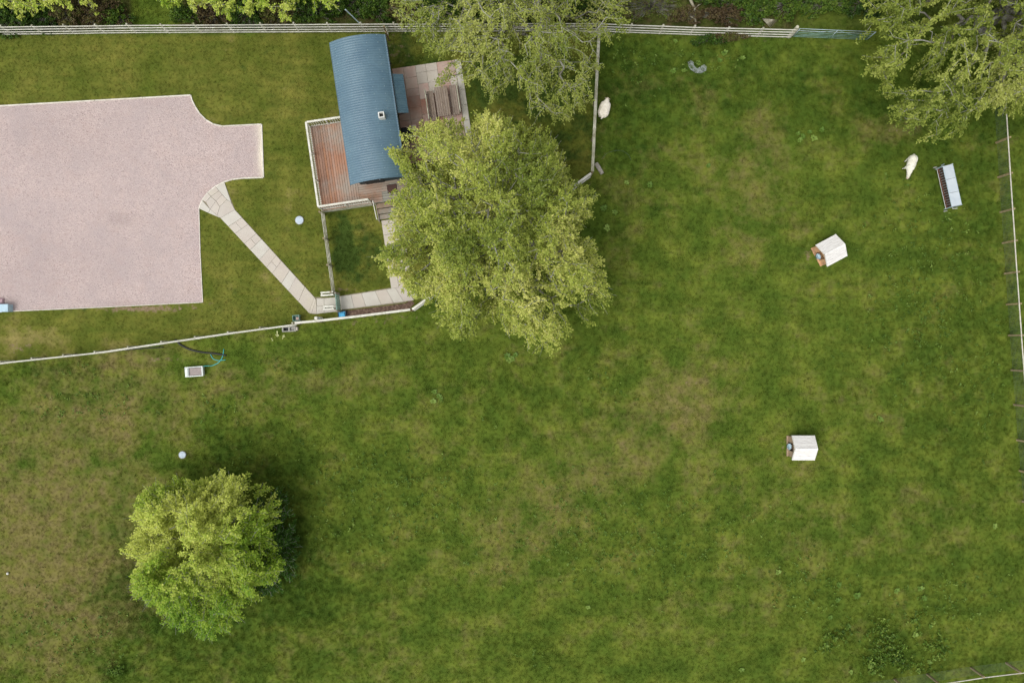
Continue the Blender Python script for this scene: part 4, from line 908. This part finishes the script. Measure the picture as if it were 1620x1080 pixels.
def tree(name, label, cat, outline_px, z_edge, z_top, z_low, tips, per, lm, seed, base_px=None, lsize=.12, spread=.42, droop=.3, tintf=None, group=None, trunk_r=.28, lump=.55, lfreq=.45, fork=2.2, expo=.55, aspect=.5, jit=.0, shell=1.6, up=1.7, lobe=1.9, lobe_f=.55):
    r = np.random.RandomState(seed); poly = np.array([P(x, y, z_edge) for x, y in outline_px])
    c = poly.mean(0) if base_px is None else np.array(P(*base_px, 0))
    th = np.arctan2(poly[:, 1] - c[1], poly[:, 0] - c[0]); rr = np.hypot(poly[:, 0] - c[0], poly[:, 1] - c[1]); o_ = np.argsort(th); th, rr = th[o_], rr[o_]
    RR = lambda a: np.interp(a, np.concatenate([th - 2 * np.pi, th, th + 2 * np.pi]), np.tile(rr, 3))
    pts = []; so_ = Vector((seed * 3.1, seed * 1.7, 0))
    while len(pts) < tips:
        a = r.uniform(-np.pi, np.pi); rho = r.rand() ** expo
        k = RR(a) * rho * (1 + .10 * mnoise.noise(Vector((a * 6, seed, 0)))); x_, y_ = c[0] + math.cos(a) * k, c[1] + math.sin(a) * k
        zu = z_edge + (z_top - z_edge) * max(0, 1 - rho ** 2.1) ** .7; zl = z_edge - (z_edge - z_low) * max(0, 1 - rho ** 3) ** .5 * 1.0
        z_ = zu - (zu - zl) * r.rand() ** shell
        lb = mnoise.noise(Vector((x_ * lobe_f, y_ * lobe_f, seed * 1.3))); z_ += lobe * (min(.25, lb * 1.6) - .1) * (1 - rho * .5)
        if z_ < .4: continue
        q = mnoise.noise(Vector((x_, y_, z_)) * lfreq + so_)
        if q < -.5 + lump * .9 * r.rand() + (lump - .5) * .5: continue
        pts.append((x_, y_, z_ + q * 1.0))
    pts = np.array(pts); base = np.array([c[0], c[1], 0.0]); 
    lean = r.normal(0, .15, 2); nodes = [base]; par = [-1]
    for k in range(1, 5): nodes.append(base + np.array([lean[0] * k / 4, lean[1] * k / 4, fork * k / 4])); par.append(len(nodes) - 2)
    f0 = nodes[-1]; plen = [0, .1, .2, .3, .4]
    od = np.argsort(np.linalg.norm((pts - f0) * np.array([1, 1, .8]), axis=1)); NP = np.zeros((len(pts) * 7 + 10, 3)); NL = np.zeros(len(NP)); n = 5; NP[:5] = nodes; NL[:5] = plen
    par = list(par) + [0] * (len(NP) - 5); tip_i = []
    for i in od:
        p = pts[i]; dist = np.linalg.norm(NP[2:n] - p, axis=1); cost = dist + .32 * NL[2:n] + np.maximum(0, NP[2:n, 2] - p[2]) * .2; j = int(np.argmin(cost)) + 2
        q = NP[j].copy(); dd = dist[j - 2]; k_n = int(min(4, max(1, dd // .55))); prev = j; bow = min(.25 * dd, .5)
        for k in range(1, k_n + 1):
            t_ = k / k_n; x_ = q + (p - q) * t_
            if k < k_n: x_ = x_ + np.array([0, 0, bow * math.sin(math.pi * t_)]) + r.normal(0, .05, 3)
            NP[n] = x_; NL[n] = NL[prev] + dd / k_n; par[n] = prev; prev = n; n += 1
        tip_i.append(prev)
    NP = NP[:n]; par = np.array(par[:n]); area = np.zeros(n); tipset = np.zeros(n, bool); tipset[tip_i] = True; area[tip_i] = .010 ** 2.1
    for i in range(n - 1, 0, -1): area[par[i]] += area[i]
    rad = area ** (1 / 2.1); rad *= trunk_r / rad[0]; rad = np.maximum(rad, .009); rad[0] = trunk_r * 1.5
    root = empty(name, tuple(base), 0, label, cat, group); off = tuple(base)
    wood('trunk', NP, par, rad, .035, 9, M['bark'], root, off, 8); tw = wood('twigs', NP, par, rad, 0, .035, M['twig'], root, off, 4)
    T = NP[tip_i]; dr = T - NP[par[tip_i]]; dr /= np.linalg.norm(dr, axis=1)[:, None] + 1e-9; dr[:, 2] -= droop * .6; out = T - f0; out /= np.linalg.norm(out, axis=1)[:, None]; dr = dr + out * .7; dr /= np.linalg.norm(dr, axis=1)[:, None]
    tint = np.array([.5 + .5 * mnoise.noise(Vector(q) * .35 + so_) + .25 * mnoise.noise(Vector(q) * 1.3) for q in T])
    if tintf is not None: tint = tint + tintf(T)
    lf = leaf_cloud('foliage', T, dr, tint, per, lsize, spread, lm, root, off, droop, seed + 7, aspect=aspect, up=up); lf['kind'] = 'stuff'
    # fine bare sprays at the tips
    k = min(len(T), 900); s_ = r.choice(len(T), k, False); m = MB()
    PP = []; pr = []; ra = []
    for i in s_:
        a = T[i]; b = a + np.array([0, 0, .1]) + dr[i] * spread * r.uniform(.7, 1.4) + r.normal(0, .08, 3); PP += [a, b]; pr += [-1, len(PP) - 2]; ra += [.009, .006]
    wood('bare_sprays', np.array(PP), np.array(pr), np.array(ra), 0, 1, M['twig'], root, off, 3)
    return root
big = [(735, 190), (765, 185), (800, 190), (838, 213), (868, 205), (878, 235), (888, 255), (893, 288), (905, 300), (940, 306), (940, 318), (905, 330), (915, 355), (905, 375), (935, 400), (945, 425), (958, 478), (945, 500),
       (905, 520), (880, 548), (850, 550), (825, 530), (800, 510), (790, 530), (775, 500), (740, 520), (705, 518), (698, 500), (705, 470), (680, 470), (660, 462), (634, 440), (606, 408), (624, 385), (618, 340), (628, 320), (640, 285), (632, 255), (612, 232), (640, 205), (665, 200), (700, 195)]
tree('spreading_tree', 'largest tree with bright spring leaves, overhanging the hut and fence', 'tree', big, 4.8, 9.6, 2.2, 2300, 58, M['leaf_spring'], 11, (787, 396), lsize=.125, spread=.52, trunk_r=.42, fork=2.6, lump=.8, lfreq=.6, lobe=2.4)
weep = [(615, 5), (630, 18), (655, 40), (672, 60), (680, 90), (690, 120), (715, 128), (735, 125), (760, 135), (790, 140), (800, 135), (815, 125), (840, 150), (838, 180), (850, 185), (865, 170), (880, 180), (900, 170), (925, 175), (935, 150), (928, 120),
        (945, 100), (950, 70), (985, 60), (1000, 25), (995, -20), (980, -90), (900, -160), (800, -180), (700, -150), (630, -80)]
tree('weeping_tree', 'weeping tree with pale bare twigs hanging over the top fence', 'tree', weep, 4.6, 9.0, 1.8, 2100, 34, M['leaf_weep'], 23, (815, 20), lsize=.12, spread=.42, droop=.9, trunk_r=.34, lump=.9, lfreq=.6, expo=.6, aspect=.4)
tr2 = [(1372, 45), (1378, 70), (1368, 95), (1375, 120), (1400, 135), (1412, 125), (1425, 150), (1430, 190), (1445, 212), (1475, 212), (1490, 185), (1500, 165), (1530, 200), (1545, 180), (1560, 160), (1600, 160), (1660, 170), (1720, 140), (1740, 60), (1720, -60), (1640, -130), (1520, -150), (1420, -110), (1385, -40)]
tree('broad_tree', 'broad olive green tree filling the top right corner over the gate', 'tree', tr2, 4.8, 9.2, 1.8, 3000, 54, M['leaf_weep'], 37, (1555, 40), lsize=.13, spread=.42, droop=.4, trunk_r=.4, lump=.75, lfreq=.55, tintf=lambda T: -.08 + T[:, 0] * 0)
sm = [(235, 770), (262, 768), (300, 768), (330, 765), (345, 752), (372, 752), (398, 757), (400, 772), (440, 790), (447, 805), (432, 830), (430, 850), (440, 880), (445, 900), (443, 928), (425, 915), (412, 925), (395, 930), (398, 945), (388, 985), (365, 992), (348, 1003), (315, 997), (290, 975), (268, 965),
      (262, 945), (245, 935), (228, 905), (228, 880), (215, 865), (207, 850), (212, 815), (225, 795)]
sm = [(332 + (x - 332) * .95, 868 + (y - 868) * .95) for x, y in sm]
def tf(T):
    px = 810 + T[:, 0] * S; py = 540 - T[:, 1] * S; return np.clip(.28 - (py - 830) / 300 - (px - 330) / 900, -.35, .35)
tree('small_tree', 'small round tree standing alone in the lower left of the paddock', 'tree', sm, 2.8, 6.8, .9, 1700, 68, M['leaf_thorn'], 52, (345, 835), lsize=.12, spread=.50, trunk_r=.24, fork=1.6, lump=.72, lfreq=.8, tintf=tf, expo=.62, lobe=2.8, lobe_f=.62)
low = [(400, 790), (432, 775), (452, 790), (462, 815), (468, 850), (466, 880), (462, 905), (445, 930), (420, 945), (405, 930), (400, 880), (400, 830)]
tree('low_shrub', 'low shrub with shade tinted into its leaves, growing against the right side of the small tree', 'shrub', low, .9, 2.2, .15, 420, 50, M['leaf_low_shaded'], 61, (428, 862), lsize=.11, spread=.28, trunk_r=.07, fork=.4, lump=.4, up=1.0)

def bush(px, py, rx, ry, h, lm, label, seed, per=40, tips=110, name='bramble_bush', ls=.11, tint=0.0, grp='bushes behind the top fence', cat='bush'):
    r = np.random.RandomState(seed); c = np.array(P3(px, py)); root = empty(name, tuple(c), 0, label, cat, grp)
    a = r.uniform(-np.pi, np.pi, tips); rho = r.rand(tips) ** .5 * (1 + .25 * np.sin(3 * a + seed) + .15 * np.sin(5 * a + seed * 2)); z = h * np.clip(1 - rho ** 2.2, .05, 1) ** .6 * r.uniform(.45, 1.05, tips) + .08
    T = np.stack([c[0] + np.cos(a) * rho * rx / S, c[1] + np.sin(a) * rho * ry / S, z], 1); P_ = [c + [0, 0, -.05]]; par = [-1]; rad = [.03]
    for q in T:
        mid = c * .5 + q * .5 + [0, 0, h * .2]; mid[2] = min(mid[2], h); P_ += [mid, q]; par += [0, len(P_) - 2]; rad += [.014, .007]
    wood('stems', np.array(P_), np.array(par), np.array(rad), 0, 1, M['bark'], root, tuple(c), 4)
    d = T - c; d[:, 2] += .3; d /= np.linalg.norm(d, axis=1)[:, None]
    tn = .45 + tint + r.normal(0, .16, tips)
    lf = leaf_cloud('foliage', T, d, tn, per, ls, .26, lm, root, tuple(c), .2, seed); lf['kind'] = 'stuff'; return root
bs = [(22, 28, 42, 26, .9, 'leaf_bramble', 'dark green bramble at the top left corner behind the fence', -.1), (75, 20, 34, 28, .6, 'leaf_bramble', 'low dark bramble left of the pale spray at the top edge', -.25),
      (120, 24, 34, 22, 1.1, 'leaf_brown', 'brownish thicket behind the top fence above the gravel yard', .1), (165, 22, 38, 22, 1.2, 'leaf_brown', 'reddish brown twiggy thicket left of the grass gap', -.1), (190, 30, 22, 14, .9, 'leaf_bramble', 'green bramble clump at the left side of the grass gap', .15),
      (300, 28, 22, 16, 1.0, 'leaf_bramble', 'olive bramble at the right side of the grass gap', .1), (340, 24, 34, 18, 1.3, 'leaf_brown', 'dark brown thicket right of the grass gap', -.1), (395, 25, 34, 18, 1.2, 'leaf_bramble', 'dark bramble midway between the grass gap and the leaning pole', -.1),
      (445, 26, 32, 18, 1.2, 'leaf_brown', 'brown bramble below the yellow sprays at the top edge', .15), (500, 24, 34, 18, 1.3, 'leaf_bramble', 'dark green bramble left of the leaning pole', -.05), (548, 10, 30, 20, 1.1, 'leaf_bramble', 'green bush behind the leaning pole', .0),
      (595, 18, 30, 22, 1.2, 'leaf_bramble', 'leafy bush straight behind the end of the hut', .08), (640, 22, 30, 16, 1.0, 'leaf_brown', 'brown scrub under the left edge of the weeping tree', .1), (700, 20, 40, 20, 1.0, 'leaf_bramble', 'dark undergrowth beneath the weeping tree, left part', -.1),
      (780, 18, 45, 22, 1.0, 'leaf_bramble', 'dark undergrowth beneath the middle of the weeping tree', -.15), (870, 18, 45, 22, 1.0, 'leaf_bramble', 'dark undergrowth beneath the weeping tree, right part', -.1), (945, 16, 30, 18, .9, 'leaf_bramble', 'green undergrowth behind the join of the two fences', .0),
      (1085, 28, 24, 10, .5, 'leaf_brown', 'low brown scrub left of the pale dead branch', -.05), (1140, 28, 36, 14, .8, 'leaf_brown', 'reddish brown scrub behind the paddock fence', -.25), (1135, 4, 42, 14, 1.0, 'leaf_bramble', 'green bramble at the top edge right of the dead branch', .05),
      (1190, 22, 30, 16, .9, 'leaf_bramble', 'mixed bramble behind the paddock fence left of the gate', .1), (1245, 10, 36, 20, .8, 'leaf_bramble', 'green growth beyond the green gate post', .15), (1305, 8, 40, 18, .5, 'leaf_bramble', 'low green growth behind the green gate', .25), (1360, 12, 26, 22, 1.0, 'leaf_bramble', 'dark bush between the green gate and the broad tree', -.2)]
for i, (x, y, rx, ry, h, lm, lab, tn) in enumerate(bs): bush(x, y, rx, ry, h, M[lm], lab, 100 + i, tips=max(60, int(rx * ry / 5)), per=42, tint=tn)
dead = bush(1030, 12, 44, 24, .7, M['leaf_brown'], 'grey olive heap of dead twigs behind the paddock fence', 160, per=10, tips=240, name='twig_heap', ls=.09, tint=.35, grp='dead wood behind the top fence', cat='twigs')
bush(1150, 62, 34, 5, .45, M['leaf_brown'], 'brown weeds poking through the lower rails of the paddock fence', 171, per=30, tips=60, tint=.1); bush(1120, 66, 26, 6, .4, M['leaf_bramble'], 'green weeds at the foot of the paddock fence', 172, per=26, tips=60, tint=-.1)
# yellow-green sprays of trees rooted beyond the top edge
for i, (ol, b, lab) in enumerate([([(22, 0), (40, 14), (62, 12), (70, -10), (50, -60), (15, -60)], (45, -30), 'yellow green tree top poking in at the top left edge'),
      ([(98, 2), (112, 14), (132, 12), (140, -10), (130, -70), (95, -60)], (118, -35), 'second yellow green tree top at the upper edge, above the brown thicket'),
      ([(275, 0), (290, 8), (318, 4), (330, -30), (300, -70), (270, -40)], (300, -34), 'pale tree top at the edge right of the grass gap'),
      ([(340, 8), (352, 22), (372, 14), (380, 20), (400, 6), (425, 10), (438, 28), (452, 26), (468, 4), (470, -60), (400, -90), (335, -60)], (400, -40), 'wide yellow green tree top hanging in over the brambles'),
      ([(480, 4), (500, 16), (520, 20), (530, 2), (525, -60), (485, -60)], (505, -30), 'golden green tree top left of the leaning pole')]):
    tree('roadside_tree', lab, 'tree', ol, 3.2, 5.0, 1.2, 300 if i != 3 else 620, 46, M['leaf_thorn'], 200 + i, b, lsize=.13, spread=.34, trunk_r=.12, fork=1.3, group='tree tops at the upper edge', tintf=lambda T: .25 + T[:, 0] * 0)
# fallen dead branch
root = empty('fallen_branch', P3(1097, 20), 0, 'pale forked dead branch lying behind the paddock fence', 'branch', 'dead wood behind the top fence')
MB().tube([wt(1090, -12, .2), wt(1094, 4, .22), wt(1099, 14, .2), wt(1100, 30, .15), wt(1101, 41, .1)], [.10, .09, .08, .06, .03], 8).build('main_stem', M['deadwood'], root, True, world=True)
for q in (((1094, 4), (1082, -8)), ((1099, 14), (1110, 6)), ((1100, 30), (1090, 27)), ((1100, 26), (1113, 22))): MB().tube([wt(*q[0], .2), wt((q[0][0] + q[1][0]) / 2, (q[0][1] + q[1][1]) / 2 - 1, .25), wt(*q[1], .2)], [.04, .03, .012], 6).build('side_branch', M['deadwood'], root, True, world=True)
root = empty('fallen_branch', P3(1212, 36), 0, 'small splayed dry branch near the gate end of the paddock fence', 'branch', 'dead wood behind the top fence')
for k in range(9): MB().tube([wt(1206, 30, .1), wt(1212 + k * 1.0, 36 - k * .6, .18), wt(1219 + k * 1.5, 44 - k * 1.5, .1)], [.03, .022, .008], 5).build('side_branch', M['deadwood'], root, True, world=True)

# ------------------------------------------------------------------ docks and other rosettes
def dock_meshes(seed, tint, petals=0):
    r = random.Random(seed); V = []; F = []; T = []
    for k in range(13):
        a = k * 2.4 + r.uniform(-.3, .3); ln = r.uniform(.12, .24); lift = r.uniform(.2, .9); wdt = ln * .3
        d = Vector((math.cos(a), math.sin(a), 0)); s_ = Vector((-d.y, d.x, 0)); p0 = Vector((0, 0, .03)); n = len(V)
        for t_, w2 in ((.15, .2), (.5, 1), (.8, .75), (1.0, .05)):
            z = .03 + ln * lift * t_ * (1.25 - .7 * t_); c = p0 + d * ln * t_; V += [tuple(c + s_ * wdt * w2 + Vector((0, 0, z + .01))), tuple(c - s_ * wdt * w2 + Vector((0, 0, z + .01)))]; T += [tint + r.uniform(-.15, .15)] * 2
        for q in range(3): F.append((n + 2 * q, n + 2 * q + 1, n + 2 * q + 3, n + 2 * q + 2))
    return np_mesh('leaves', np.array(V), np.array(F), M['leaf_dock'], dict(tint=np.clip(T, 0, 1)))
DM = [dock_meshes(k, (.35, .5, .75, .6)[k]) for k in range(4)]
groups = [('dock plant in the weedy patch at lower right', 'dock plants in the lower right weeds', [(1327, 924), (1355, 940), (1324, 948), (1342, 988), (1312, 976), (1320, 1008), (1305, 1018), (1328, 1003), (1271, 1034), (1270, 1042), (1418, 932), (1455, 930), (1460, 945), (1478, 935), (1448, 980), (1470, 990), (1446, 1003), (1475, 1010), (1480, 1022), (1490, 1030), (1468, 1046), (1500, 1034), (1380, 1060), (1375, 1050), (1345, 1062), (1452, 1060)]),
          ('dock rosette in the dark green grass below top fence', 'dock rosettes below the top fence', [(1064, 112), (1082, 113), (1069, 125), (1138, 96), (1146, 84), (1175, 92), (1068, 66), (1106, 102)]),
          ('dock rosette between fence bend and angled shelter', 'dock rosettes by the shelter', [(1262, 212), (1270, 216), (1280, 210), (1265, 222), (1286, 218), (1300, 206), (1120, 262), (990, 290), (1028, 292), (960, 360), (972, 336), (954, 330)]),
          ('bright dock plant just below the big tree', 'bright docks under the big tree', [(803, 563), (810, 566), (816, 561), (806, 570)]),
          ('dock plant in the open grass left of centre', 'docks left of centre', [(688, 618), (694, 626), (686, 634), (698, 632)]),
          ('lone bright dock plant near the lower right, left of the weedy patch', None, [(1231, 905)]), ('lone dock plant at the right, level with the second shelter', None, [(1391, 661)]), ('lone dock plant near the right edge, lower paddock', None, [(1572, 830)]),
          ('lone dock plant at the bottom edge right of centre', None, [(1172, 1058)]), ('lone dock plant near the lower middle of the paddock', None, [(930, 958)])]
rg = random.Random(77)
for lab, grp, pos in groups:
    pos = sorted(pos); ordn = ['leftmost'] + [w_ + ' from the left' for w_ in 'second third fourth fifth sixth seventh eighth ninth tenth eleventh twelfth thirteenth fourteenth fifteenth sixteenth seventeenth eighteenth'.split()]
    pos = pos[:1] + [q for a_, q in zip(pos, pos[1:]) if abs(q[0] - a_[0]) >= 2][:18]
    for ki, (x, y) in enumerate(pos):
        o = bpy.data.objects.new('dock_plant', DM[rg.randrange(4)]); C.objects.link(o); o.location = P3(x + rg.uniform(-1, 1), y + rg.uniform(-1, 1)); o.rotation_euler = (0, 0, rg.uniform(0, 6.28)); k = rg.uniform(.65, 1.1); o.scale = (k, k, k)
        tag(o, lab if len(pos) == 1 else lab + ', ' + ('rightmost' if ki == len(pos) - 1 else ordn[ki]), 'weed', grp)
# nettle patches: uncountable ground cover
def weeds(name, label, spots, dens, lm, seed, h=.35, ls=.09):
    r = np.random.RandomState(seed); T = []
    for (x, y, rx, ry, rot) in spots:
        n = int(rx * ry * dens / 100); a = r.normal(0, .5, (n, 2)); c_, s_ = math.cos(R(rot)), math.sin(R(rot))
        for u, v in a: T.append((*P(x + u * rx * c_ - v * ry * s_, y + u * rx * s_ + v * ry * c_), r.uniform(.05, h)))
    T = np.array(T); d = r.normal(0, 1, T.shape); d[:, 2] = .5; d /= np.linalg.norm(d, axis=1)[:, None]
    o = leaf_cloud(name, T, d, .45 + r.normal(0, .2, len(T)), 9, ls, .13, lm, None, (0, 0, 0), 0, seed); tag(o, label, kind='stuff')
weeds('nettle_patch', 'patchy dark nettles in the lower right of the paddock', [(1395, 1005, 28, 34, 30), (1425, 1040, 46, 18, 25), (1400, 1038, 30, 16, 0), (1325, 1005, 34, 12, -40), (1480, 1020, 24, 30, 0), (1447, 975, 10, 20, 0), (185, 1058, 17, 14, 0), (1378, 1050, 20, 14, 0), (1310, 1000, 14, 10, -40)], 9, M['leaf_nettle'], 5, .25, .12)
weeds('ground_weeds', 'scattered broad leaved weeds through the paddock grass', [(1100, 100, 80, 20, 0), (1000, 100, 40, 50, 0), (690, 625, 14, 12, 0), (460, 575, 50, 18, 0), (90, 585, 60, 12, 0), (340, 640, 60, 30, 0), (1560, 620, 30, 80, 0), (1500, 950, 90, 60, 0), (1280, 930, 80, 60, 0), (950, 600, 60, 20, 30), (850, 1035, 40, 14, 0),
      (380, 735, 60, 16, 0), (1030, 90, 50, 14, 0), (150, 640, 100, 40, 0), (510, 830, 10, 8, 0), (100, 1000, 120, 60, 0), (600, 780, 200, 100, 0), (1000, 850, 250, 100, 0), (1450, 450, 100, 200, 0)], 1.6, M['leaf_dock'], 6, .16, .1)
# pale flowers beside the fence
for k, (x, y, lab) in enumerate([(441, 528, 'larger clump of pale flowers in the grass left of the concrete block'), (450, 533, 'smaller pale flower clump just right of the larger one'), (430, 537, 'tiny pale flower left below the larger clump')]):
    o = empty('flower_clump', P3(x, y), 0, lab, 'flowers', 'pale flowers by the thin fence'); rr_ = random.Random(k); m = MB(); s2_ = MB()
    for q in range((9, 5, 2)[k]):
        bx_, by_ = rr_.gauss(0, .045), rr_.gauss(0, .06); z = rr_.uniform(.2, .3); s2_.tube([(bx_ * .5, by_ * .5, 0), (bx_, by_, z)], .005, 4)
        for e in range(6):
            a = e * 1.047; m.add([(bx_, by_, z), (bx_ + .022 * math.cos(a - .4), by_ + .022 * math.sin(a - .4), z + .008), (bx_ + .042 * math.cos(a), by_ + .042 * math.sin(a), z + .004), (bx_ + .022 * math.cos(a + .4), by_ + .022 * math.sin(a + .4), z + .008)], [(0, 1, 2, 3)])
    m.build('petals', M['petal'], o); s2_.build('stems', M['leaf_dock'], o)

# ------------------------------------------------------------------ sheep
def blob_body(name, balls, tubes, m, parent):
    """ellipsoids and tapering limbs fused into one continuous surface"""
    mb = MB()
    for (c, r_, rot) in balls:
        n = 20; k0 = len(mb.v); ca, sa = math.cos(rot), math.sin(rot)
        for i in range(1, 12):
            for k in range(n):
                x_, y_, z_ = r_[0] * math.cos(i * math.pi / 12), r_[1] * math.sin(i * math.pi / 12) * math.cos(2 * math.pi * k / n), r_[2] * math.sin(i * math.pi / 12) * math.sin(2 * math.pi * k / n)
                mb.v.append((c[0] + x_ * ca - y_ * sa, c[1] + x_ * sa + y_ * ca, c[2] + z_))
        for i in range(10):
            for k in range(n): mb.f.append((k0 + i * n + k, k0 + i * n + (k + 1) % n, k0 + i * n + n + (k + 1) % n, k0 + i * n + n + k))
        mb.f.append(tuple(k0 + k for k in range(n))[::-1]); mb.f.append(tuple(k0 + 10 * n + k for k in range(n)))
    for pts, rr_ in tubes: mb.tube(bez(pts, 4), [float(np.interp(q, np.linspace(0, 1, len(rr_)), rr_)) for q in np.linspace(0, 1, (len(pts) - 1) * 4 + 1)], 12)
    o = mb.build(name, m); rm = o.modifiers.new('fuse', 'REMESH'); rm.mode = 'VOXEL'; rm.voxel_size = .017
    sm_ = o.modifiers.new('soft', 'SMOOTH'); sm_.factor = .6; sm_.iterations = 6
    dg = bpy.context.evaluated_depsgraph_get(); me2 = bpy.data.meshes.new_from_object(o.evaluated_get(dg)); me2.name = name
    bpy.data.objects.remove(o); me2.materials.clear(); me2.materials.append(m)
    for v in me2.vertices:
        if v.co.z > .4: v.co += v.normal * .018 * (mnoise.noise(v.co * 9) + .7 * mnoise.noise(v.co * 24))
    me2.polygons.foreach_set('use_smooth', [True] * len(me2.polygons))
    o2 = bpy.data.objects.new(name, me2); C.objects.link(o2); o2.parent = parent; return o2
def sheep(px, py, ang, label, graze, mw, wide):
    c = P(px, py, .75); s = empty('sheep', (*c, 0), ang, label, 'sheep', 'pale sheep in the paddock'); W = wide
    balls = [((0, 0, .66), (.50, .265 * W, .27), 0), ((-.22, 0, .67), (.29, .27 * W, .27), 0), ((.2, 0, .66), (.28, .25 * W, .27), 0)]
    if graze: neck = [(.30, .0, .70), (.48, .05, .60), (.60, .13, .42), (.66, .20, .28)]; nr = [.19, .14, .10, .085]
    else: neck = [(.28, 0, .72), (.42, 0, .78), (.50, 0, .80), (.55, 0, .79)]; nr = [.20, .155, .115, .09]
    tubes = [(neck, nr), ([(-.42, 0, .72), (-.52, 0, .66), (-.54, .01, .52), (-.53, .01, .44)], [.06, .055, .04, .03])]; feet = []
    for (x_, sy, dx) in ((.26, 1, .03), (.26, -1, -.05), (-.30, 1, -.03), (-.30, -1, .06)):
        yo = sy * .14; hk = -.05 if x_ < 0 else .02; f_ = (x_ + dx + .01, yo * 1.02, .03); feet.append(f_)
        tubes.append(([(x_, yo, .58), (x_ + dx * .3, yo, .44), (x_ + dx * .6 + hk, yo * 1.02, .28), (x_ + dx, yo * 1.02, .14), f_], [.11, .085, .045, .03, .036]))
    blob_body('body', balls, tubes, mw, s)
    hc = Vector(neck[-1]); d = (hc - Vector(neck[-2])); d.z -= .06 if not graze else .02; d.normalize(); sd_ = d.cross(Vector((0, 0, 1))).normalized(); u = sd_.cross(d)
    MB().tube([hc - d * .03, hc + d * .05, hc + d * .12, hc + d * .17, hc + d * .185], [.088, .08, .06, .045, .025], 12).build('face', M['face'], s, True)
    for sg in (-1, 1):
        e0 = hc - d * .01 + sd_ * sg * .07 + u * .03
        MB().add([e0, e0 + sd_ * sg * .06 + d * .025, e0 + sd_ * sg * .12 - u * .02, e0 + sd_ * sg * .06 - d * .025, e0 + sd_ * sg * .05 + u * .022], [(0, 1, 4), (1, 2, 4), (2, 3, 4), (3, 0, 4), (0, 3, 2, 1)]).build('ear', M['face'], s)
        q = hc + d * .06 + sd_ * sg * .068 + u * .025; MB().tube([q, q + sd_ * sg * .01], [.013, .006], 8).build('eye', M['hoof'], s)
    for f_ in feet: MB().box(f_[0] - .04, f_[0] + .045, f_[1] - .032, f_[1] + .032, 0, .05, .01).build('hoof', M['hoof'], s)
    return s
def dirang(x0, y0, x1, y1): return math.atan2(-(y1 - y0), x1 - x0)
sheep(956.5, 171.5, dirang(953, 184, 961, 157), 'plump cream sheep standing close beside the garden fence', False, M['wool'], 1.22)
sheep(1443.5, 258, dirang(1447, 246, 1440, 268), 'slim white sheep grazing with its neck bent, left of the hay feeder', True, M['wool2'], .95)
